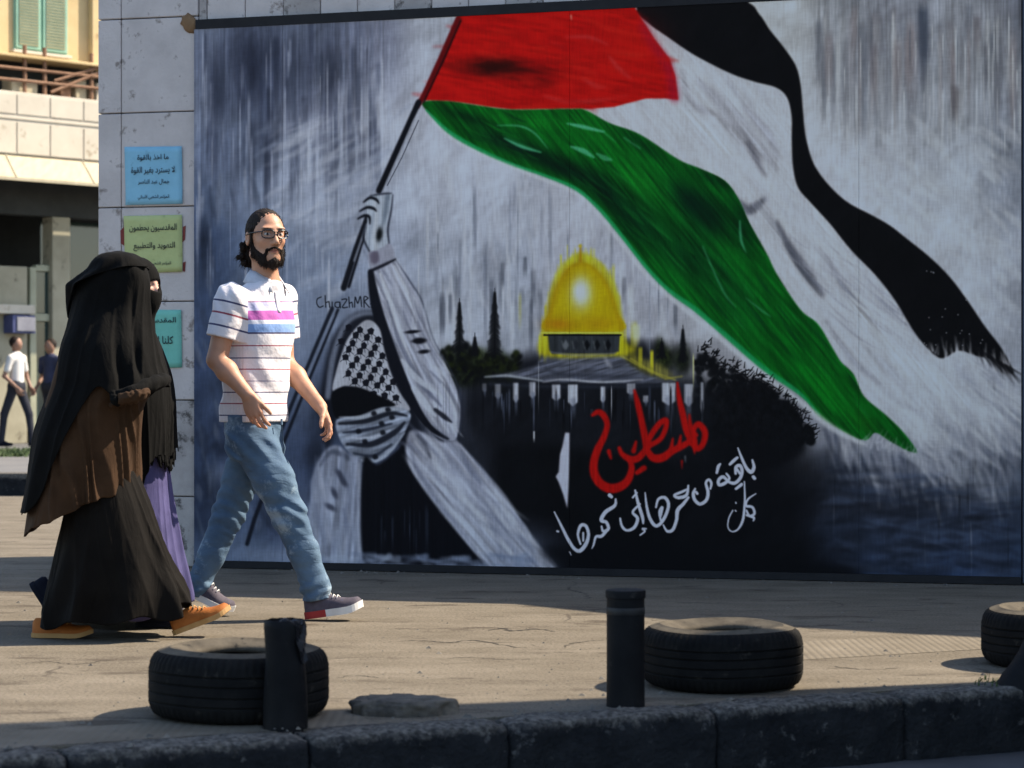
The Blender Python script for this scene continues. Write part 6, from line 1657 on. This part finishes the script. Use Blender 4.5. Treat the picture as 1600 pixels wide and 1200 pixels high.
# ------------------------------------------------------------------ draped garments
def ridges(th, n, ph, sharp=1.5):
    w = th + .16 * np.sin(2 * th + 1.0 + ph) + .09 * np.sin(5 * th + 2.0 * ph) + .04 * np.sin(11 * th)
    return (1 - np.abs(np.sin(w * n / 2 + ph))) ** sharp * (.7 + .45 * np.sin(3 * th + 2 * ph))
def drape(name, lv, hem, D, mat, parent, folds, nt=260, nz=90, e=2.2, thick=.004, x_bias=None):
    """a hanging cloth: lv rows (photo row, left edge, right edge, half depth, depth offset); hem(th) the row its edge hangs to;
    folds(th, t, y) the outward displacement in metres. th = 0 at the right, -90 degrees towards the street"""
    A = np.array(lv, float); th = np.linspace(0, 2 * np.pi, nt, endpoint=False); t = np.linspace(0, 1, nz)
    y0 = A[0, 0]; hm = np.array([hem(a) for a in th]); Yp = y0 + (hm[None, :] - y0) * t[:, None]
    f = [hermite(A[:, 0], A[:, j], Yp.ravel()).reshape(Yp.shape) for j in range(1, 5)]
    cx, a = (f[0] + f[1]) / 2, (f[1] - f[0]) / 2 * D / FPX
    TH = np.broadcast_to(th, Yp.shape); Tt = np.broadcast_to(t[:, None], Yp.shape)
    co, si = np.cos(TH), np.sin(TH); p = 2 / e
    ex = np.sign(co) * np.abs(co) ** p; ey = np.sign(si) * np.abs(si) ** p
    dr = folds(TH, Tt, Yp)
    Xw = (cx - 800) * D / FPX + ex * (a + dr * np.minimum(1, a / .05)); Yw = D + f[3] + ey * (f[2] + dr)
    Zw = CAMH + (HORIZON - Yp) * D / FPX
    V = np.stack([Xw, Yw, np.maximum(Zw, .012)], -1).reshape(-1, 3)
    i = np.arange(nz - 1)[:, None] * nt; k = np.arange(nt)[None, :]; k2 = (k + 1) % nt
    Q = np.stack([i + k, i + nt + k, i + nt + k2, i + k2], -1).reshape(-1, 4)
    me = fast_mesh(name, V, Q); me.materials.append(mat)
    o = put(name, me, None, parent, smooth=True)
    md = o.modifiers.new('thickness', 'SOLIDIFY'); md.thickness = thick; md.offset = -1
    return o
def cloth(name, c1, c2, rough=.85, sheen=.15, scale=9):
    m = noisy(name, c1, c2, scale, rough, .25, 240, spec=.09, dist=.002)
    bp0 = bsdf(m).inputs['Normal'].links[0].from_node
    tc = node(m, 'ShaderNodeTexCoord'); mp = node(m, 'ShaderNodeMapping'); mp.inputs['Scale'].default_value = (26, 26, 7)
    n9 = node(m, 'ShaderNodeTexNoise'); n9.inputs['Scale'].default_value = 1.0; n9.inputs['Detail'].default_value = 4; n9.inputs['Distortion'].default_value = .9
    link(m, tc.outputs['Object'], mp.inputs[0]); link(m, mp.outputs[0], n9.inputs['Vector'])
    b9 = node(m, 'ShaderNodeBump'); b9.inputs['Strength'].default_value = .35; b9.inputs['Distance'].default_value = .014
    link(m, n9.outputs[0], b9.inputs['Height']); link(m, bp0.outputs[0], b9.inputs['Normal']); link(m, b9.outputs[0], bsdf(m).inputs['Normal'])
    bsdf(m).inputs['Sheen Weight'].default_value = sheen; bsdf(m).inputs['Sheen Roughness'].default_value = .5
    return m
MAT['black_cloth'] = cloth('black_crepe', (.0028, .0027, .0026), (.0050, .0048, .0046), .9, .006)
MAT['brown_cloth'] = cloth('dark_brown_crepe', (.030, .0155, .0075), (.056, .029, .0145), .8, .02)
MAT['skirt_cloth'] = cloth('black_brown_crepe', (.0040, .0033, .0028), (.0076, .0062, .0052), .85, .01)
MAT['purple_cloth'] = cloth('lavender_cloth', (.050, .046, .115), (.085, .078, .185), .8, .02)
MAT['orange_suede'] = noisy('orange_suede', (.30, .085, .014), (.42, .14, .028), 12, .75, .3, 160, spots=((.22, .06, .015), 12, .60))
MAT['tan_rubber'] = noisy('tan_rubber', (.36, .19, .06), (.46, .27, .11), 12, .7, .1)
MAT['navy_shoe'] = noisy('navy_shoe', (.005, .006, .011), (.010, .011, .02), 12, .7, .2, spec=.1)
hw = lambda a, c, w: math.exp(-((math.atan2(math.sin(a - c), math.cos(a - c))) / w) ** 2)     # bump in angle
hwv = lambda a, c, w: np.exp(-((np.arctan2(np.sin(a - c), np.cos(a - c))) / w) ** 2)

def sstep(t): t = min(1, max(0, t)); return t * t * (3 - 2 * t)
# the woman nearer to us
D1 = 9.1
w1 = empty('person', (at(175, 900, D1).x, D1, 0))
tag(w1, 'veiled woman in long black and brown robes and orange shoes, nearest to the camera', 'person')
drape('skirt', [(735, 112, 214, .16, 0), (780, 104, 232, .19, 0), (830, 94, 250, .21, 0), (880, 82, 270, .225, 0), (930, 68, 294, .235, 0), (962, 60, 302, .235, 0), (992, 60, 298, .22, 0)],
      lambda a: 968 - 24 * hw(a, 0, .6) + 14 * hw(a, math.pi, .7) + 5 * math.sin(a * 7) - 6 * hw(a, -1.2, .5), D1, MAT['skirt_cloth'], w1,
      lambda th, t, y: (.028 * t ** .8 * (ridges(th + .25 * t, 7, .6, 1.3) - .45) + .013 * (ridges(th - .3 * t, 17, 1.1) - .4) * (.3 + t) - .035 * t * hwv(th, -1.75, .33) + .014 * np.sin(9 * th + 7 * t) * t * t))
drape('cape', [(520, 120, 222, .13, 0), (560, 92, 236, .18, 0), (600, 82, 238, .20, 0), (640, 72, 222, .215, 0), (700, 63, 219, .225, 0), (757, 54, 217, .23, 0), (800, 45, 214, .235, 0), (842, 37, 212, .24, 0)],
      lambda a: 772 + 66 * hw(a, math.pi, 1.15) + 18 * hw(a, -1.9, .5) - 12 * hw(a, 0, .6) + 1.2 * math.sin(a * 19), D1, MAT['brown_cloth'], w1,
      lambda th, t, y: np.clip((y - 585) / 200, 0, 1) ** .7 * (.050 * (ridges(th + .75 * (1 - t) + .06 * np.sin(9 * th), 22, .3, 1.1) - .4) * hwv(th, -1.0, .95) + .010 * (ridges(th, 9, .5) - .4) * hwv(th, -2.4, .7)) + .006 * np.sin(th * 5 + t * 6))
drape('khimar', [(396, 183, 187, .004, 0), (400, 164, 207, .055, 0), (410, 150, 221, .085, 0), (425, 142, 230, .10, 0), (445, 122, 234, .105, 0), (470, 113, 235, .11, 0), (490, 108, 237, .125, 0), (512, 102, 241, .155, 0), (540, 92, 248, .195, 0), (570, 85, 256, .22, 0), (600, 79, 266, .235, 0), (650, 67, 270, .245, 0), (700, 59, 266, .25, 0), (757, 50, 262, .255, 0), (800, 42, 258, .258, 0), (842, 35, 254, .26, 0)],
      lambda a: 600 + 26 * hw(a, -1.2, .3) + 200 * sstep((math.pi - abs(math.atan2(math.sin(a - math.pi), math.cos(a - math.pi))) - 1.55) / .95) + 40 * hw(a, 1.6, .6) + 2 * math.sin(a * 13), D1, MAT['black_cloth'], w1,
      lambda th, t, y: np.clip((y - 430) / 150, 0, 1) * (.030 * (ridges(th + .10 * np.sin(t * 3), 8, -.15, 1.2) - .45) + .012 * (ridges(th + .5 * t, 15, .9) - .4) - .03 * hwv(th, -1.5 + .25 * t, .14) - .028 * hwv(th, -.95 + .2 * t, .12)) + .003 * np.sin(th * 6 + y * .03) + .030 * np.clip((y - 600) / 80, 0, 1))
# the over-veil thrown back on the head, its corner hanging behind
drape('veil', [(392, 182, 188, .006, 0), (397, 160, 209, .062, 0), (407, 147, 223, .09, 0), (420, 138, 230, .105, 0), (434, 120, 231, .115, 0), (447, 106, 230, .115, 0), (470, 106, 200, .11, .02), (500, 108, 180, .09, .03)],
      lambda a: 417 + 78 * hw(a, math.pi, .62) + 16 * hw(a, -2.2, .6) + 20 * hw(a, 1.6, .8), D1, MAT['black_cloth'], w1,
      lambda th, t, y: .006 + .006 * np.sin(th * 7 + t * 4) * t + .008 * (ridges(th, 9, .4) - .4) * t, 200, 50)
# forearm under the cloth, and the bunched edge it holds up
def rope(name, pts, rad, mat, parent, wr=.25, n=40, seg=28, seed=0):
    P = catmull(np.array([list(p) for p in pts]), False, max(2, n // (len(pts) - 1)))
    rr_ = np.interp(np.linspace(0, 1, len(P)), np.linspace(0, 1, len(rad)), rad)
    V, F = [], []
    for i, p in enumerate(P):
        d = Vector(P[min(i + 1, len(P) - 1)] - P[max(i - 1, 0)]).normalized(); a = d.cross(Vector((0, 0, 1))).normalized(); b = d.cross(a)
        for k in range(seg):
            q = 2 * math.pi * k / seg; s_ = i / len(P)
            r = rr_[i] * (1 + wr * mnoise.noise(Vector((math.cos(q) * 1.6 + seed, math.sin(q) * 1.6, s_ * 14))) + .06 * math.sin(s_ * 40 + q * 2 + seed))
            V.append(Vector(p) + (a * math.cos(q) + b * math.sin(q)) * r)
    n_ = len(P)
    for i in range(n_ - 1):
        for k in range(seg): F.append((i * seg + k, i * seg + (k + 1) % seg, (i + 1) * seg + (k + 1) % seg, (i + 1) * seg + k))
    F.append(tuple(reversed(range(seg)))); F.append(tuple(range((n_ - 1) * seg, n_ * seg)))
    return put(name, mesh_from(name, V, F), mat, parent, smooth=True)
rope('sleeve', [at(176, 618, D1 - .22), at(205, 613, D1 - .235), at(234, 602, D1 - .175), at(254, 594, D1 - .08), at(258, 594, D1)], [.014, .026, .030, .028, .02], MAT['black_cloth'], w1, .14, 44)
rope('gathered_edge', [at(172, 634, D1 - .2), at(196, 622, D1 - .25), at(218, 618, D1 - .25), at(232, 610, D1 - .22)], [.008, .026, .024, .010], MAT['brown_cloth'], w1, .45, 36, 28, 3)
rope('hanging_end', [at(176, 612, D1 - .23), at(180, 626, D1 - .25), at(186, 634, D1 - .24)], [.012, .017, .006], MAT['black_cloth'], w1, .3, 20, 20, 5)
# shoes
g = on_ground(56, 994); shoe(w1, (g.x, D1 - .02, .003), R(-3), R(0), .235, MAT['orange_suede'], MAT['tan_rubber'], MAT['tan_rubber'], .062, sole_h=.014)
g = on_ground(281, 989); shoe(w1, (g.x, D1 + .02, .006), R(-2), R(21), .24, MAT['orange_suede'], MAT['tan_rubber'], MAT['tan_rubber'], .066, sole_h=.016)

# the woman beyond her
D2 = 9.55
w2 = empty('person', (at(225, 900, D2).x, D2, 0))
tag(w2, 'woman in a black face veil and lavender robe, half hidden behind the other', 'person')
K = lambda px, py, dy=0: at(px, py, D2 + dy)
fw = Field(K(150, 520, -.2), K(260, 405, .2), .0045)
WX = (Vector((.92, -.39, 0)), Vector((.39, .92, 0)), Vector((0, 0, 1))); WC = K(214, 446)
def HW(a, b, c): return WC + WX[0] * a + WX[1] * b + WX[2] * c
fw.ell(HW(0, 0, .01), (.092, .074, .095), WX, .01); fw.ell(HW(.03, 0, -.05), (.06, .055, .075), WX, .03)
fw.cone(HW(.085, 0, .0), HW(.106, 0, -.035), .008, .011, .012)
for sgn in (1, -1): fw.ell(HW(.09, .03 * sgn, 0), (.014, .016, .010), WX, .008, True); fw.ell(HW(.074, .03 * sgn, -.002), (.012, .012, .011), WX, .002)
fw.cone(HW(-.02, 0, -.07), K(208, 515), .05, .055, .03)
b2, V2 = net('body', fw, MAT['skin'], w2)
BV = V2; C = np.tile(np.array([.56, .33, .25]), (len(BV), 1)); HXs = HX
for sgn in (1, -1):
    for c, r, colr in ((HW(.085, .03 * sgn, -.002), (.02, .012, .006), (.05, .03, .025)), (HW(.088, .029 * sgn, .018), (.03, .02, .005), (.04, .025, .02))):
        w = np.clip((1.25 - dist(BV, c, r, WX)) / .5, 0, 1)[:, None]; C = C * (1 - w) + np.array(colr) * w
set_color(b2.data, 'tint', C)
fv = Field(K(140, 540, -.22), K(270, 400, .22), .0045)
fv.ell(HW(-.004, 0, .012), (.104, .086, .108), WX, .0); fv.cone(HW(-.02, 0, -.06), K(206, 530), .085, .10, .04); fv.ell(HW(.03, 0, -.05), (.078, .07, .085), WX, .03)
fv.ell(HW(.115, 0, -.002), (.045, .075, .026), WX, .004, True)
net('face_veil', fv, MAT['black_cloth'], w2)
drape('khimar', [(505, 190, 236, .09, 0), (520, 182, 242, .12, 0), (550, 174, 254, .16, 0), (590, 168, 266, .18, 0), (640, 166, 271, .19, 0), (690, 168, 273, .19, 0), (735, 168, 275, .20, 0), (810, 160, 280, .225, 0)],
      lambda a: 700 + 22 * hw(a, -.5, .35) + 95 * hw(a, -1.75, .55) + 3 * math.sin(a * 23) + 3 * math.sin(a * 41), D2, MAT['black_cloth'], w2,
      lambda th, t, y: .018 * t * (ridges(th, 11, .4) - .4) + .010 * t * t * (ridges(th + .4 * t, 31, .2) - .4))
# fringe
for k in range(26):
    a = -1.0 + 1.15 * k / 25; x = 221 + 50 * math.cos(a); dy = .19 * math.sin(a); y0 = 700 + 22 * hw(a, -.5, .35) + 95 * hw(a, -1.75, .55); rr_ = random.Random(k)
    put('fringe', tube_mesh('fringe', [K(x, y0 - 4, dy), K(x + rr_.uniform(-2, 2), y0 + 5, dy - .006), K(x + rr_.uniform(-4, 4), y0 + rr_.uniform(8, 18), dy)], [.009, .007, .002], 6), MAT['black_cloth'], w2)
drape('robe', [(660, 178, 262, .15, 0), (720, 174, 265, .17, 0), (790, 160, 274, .19, 0), (850, 138, 285, .205, 0), (900, 110, 298, .215, 0), (935, 84, 305, .22, 0), (985, 66, 302, .21, 0)],
      lambda a: 962 - 22 * hw(a, 0, .7) + 3 * math.sin(a * 9), D2, MAT['purple_cloth'], w2,
      lambda th, t, y: .03 * t * (ridges(th, 8, .2) - .45) + .012 * t * (ridges(th + .2 * t, 19, .9) - .4))
g = on_ground(212, 982); shoe(w2, (g.x, D2 - .1, .003), R(-3), R(2), .23, MAT['navy_shoe'], MAT['navy_shoe'], MAT['navy_shoe'], .06, sole_h=.014)
q = at(36, 905, D2 + .05); shoe(w2, (q.x + .03, q.y, .165), R(-4), R(-56), .20, MAT['navy_shoe'], MAT['navy_shoe'], MAT['navy_shoe'], .06, sole_h=.014)

# ------------------------------------------------------------------ people far across the street
def far_person(px, Y, hgt, shirt, trousers, label, hair, facing=0.0, stride=.25, lean=0.0):
    X0 = (px - 800) * Y / FPX; root = empty('person', (X0, Y, 0)); tag(root, label, 'person')
    k = hgt / 1.72; B = lambda x, y, z_: (X0 + (x * math.cos(facing) - y * math.sin(facing)) * k, Y + (x * math.sin(facing) + y * math.cos(facing)) * k, z_ * k)
    lo, hi = (X0 - .55, Y - .5, -.01), (X0 + .55, Y + .5, 1.9 * k)
    f = Field(lo, hi, .014)           # body: head, neck, arms and hands
    f.ell(B(lean + .02, 0, 1.60), (.085 * k, .085 * k, .115 * k)); f.cone(B(lean, 0, 1.52), B(lean, 0, 1.40), .05, .06); f.ell(B(lean + .09, 0, 1.585), (.022, .02, .028), None, .02)
    f.cone(B(0, 0, 1.36), B(0, 0, .95), .09, .09, .05)
    for s_ in (1, -1):
        f.cone(B(0, .19 * s_, 1.38), B(-.02 + .05 * s_, .24 * s_, 1.10), .042, .036); f.cone(B(-.02 + .05 * s_, .24 * s_, 1.10), B(.13, .20 * s_, .92), .035, .026)
        w = Vector(B(.13, .20 * s_, .92))
        hand(f, w, Vector((.5 * math.cos(facing), .5 * math.sin(facing), -.9)), Vector((math.cos(facing), math.sin(facing), .3)), Vector((0, -s_, 0)), 1.1)
    b_, V_ = net('body', f, MAT['skin'], root); set_color(b_.data, 'tint', np.tile(np.array([.24, .13, .085]), (len(V_), 1)))
    f = Field(lo, hi, .018); f.cone(B(0, 0, 1.37), B(0, 0, .98), .13, .135, .05, ((math.cos(facing), math.sin(facing), 0), 1.25)); f.cone(B(0, .14, 1.38), B(0, -.14, 1.38), .065, .065, .05)
    for s_ in (1, -1): f.cone(B(0, .18 * s_, 1.38), B(-.01 + .02 * s_, .225 * s_, 1.20), .06, .055, .03)
    f.cut(B(0, 0, .90), (0, 0, -1)); net('shirt', f, shirt, root)
    f = Field(lo, hi, .018); f.cone(B(0, .05, .95), B(0, -.05, .95), .12, .12, .04)
    for s_ in (1, -1):
        f.cone(B(0, .09 * s_, .92), B(.06 * s_ + stride * .5 * s_, .09 * s_, .50), .085, .065, .04); f.cone(B(.06 * s_ + stride * .5 * s_, .09 * s_, .50), B(stride * s_, .09 * s_, .08), .062, .05, .02)
    net('trousers', f, trousers, root)
    f = Field(lo, hi, .012); f.ell(B(lean - .01, 0, 1.635), (.095 * k, .095 * k, .10 * k)); f.cut(B(lean + .05, 0, 1.62), (math.cos(facing), math.sin(facing), -.9)); net('hair', f, hair, root)
    for s_ in (1, -1):
        p_ = B(stride * s_ - .06, .09 * s_, 0); shoe(root, (p_[0], p_[1], .002), facing, 0, .26 * k, MAT['navy_shoe'], MAT['navy_shoe'], tall=.07)
MAT['far_white'] = noisy('far_white_shirt', (.5, .48, .45), (.6, .58, .55), 5, .9, .1)
MAT['far_dark'] = noisy('far_dark_cloth', (.012, .013, .02), (.022, .024, .034), 5, .9, .1)
MAT['far_navy'] = noisy('far_navy_cloth', (.02, .025, .05), (.035, .04, .08), 5, .9, .1)
far_person(26, 37.0, 1.76, MAT['far_white'], MAT['far_dark'], 'distant passer-by in a white top and dark trousers, left of the shop door', MAT['hair'], R(-20), .22, -.02)
far_person(79, 38.0, 1.74, MAT['far_navy'], MAT['far_dark'], 'distant person in dark clothes standing at the shop door', MAT['hair'], R(-120), .06)
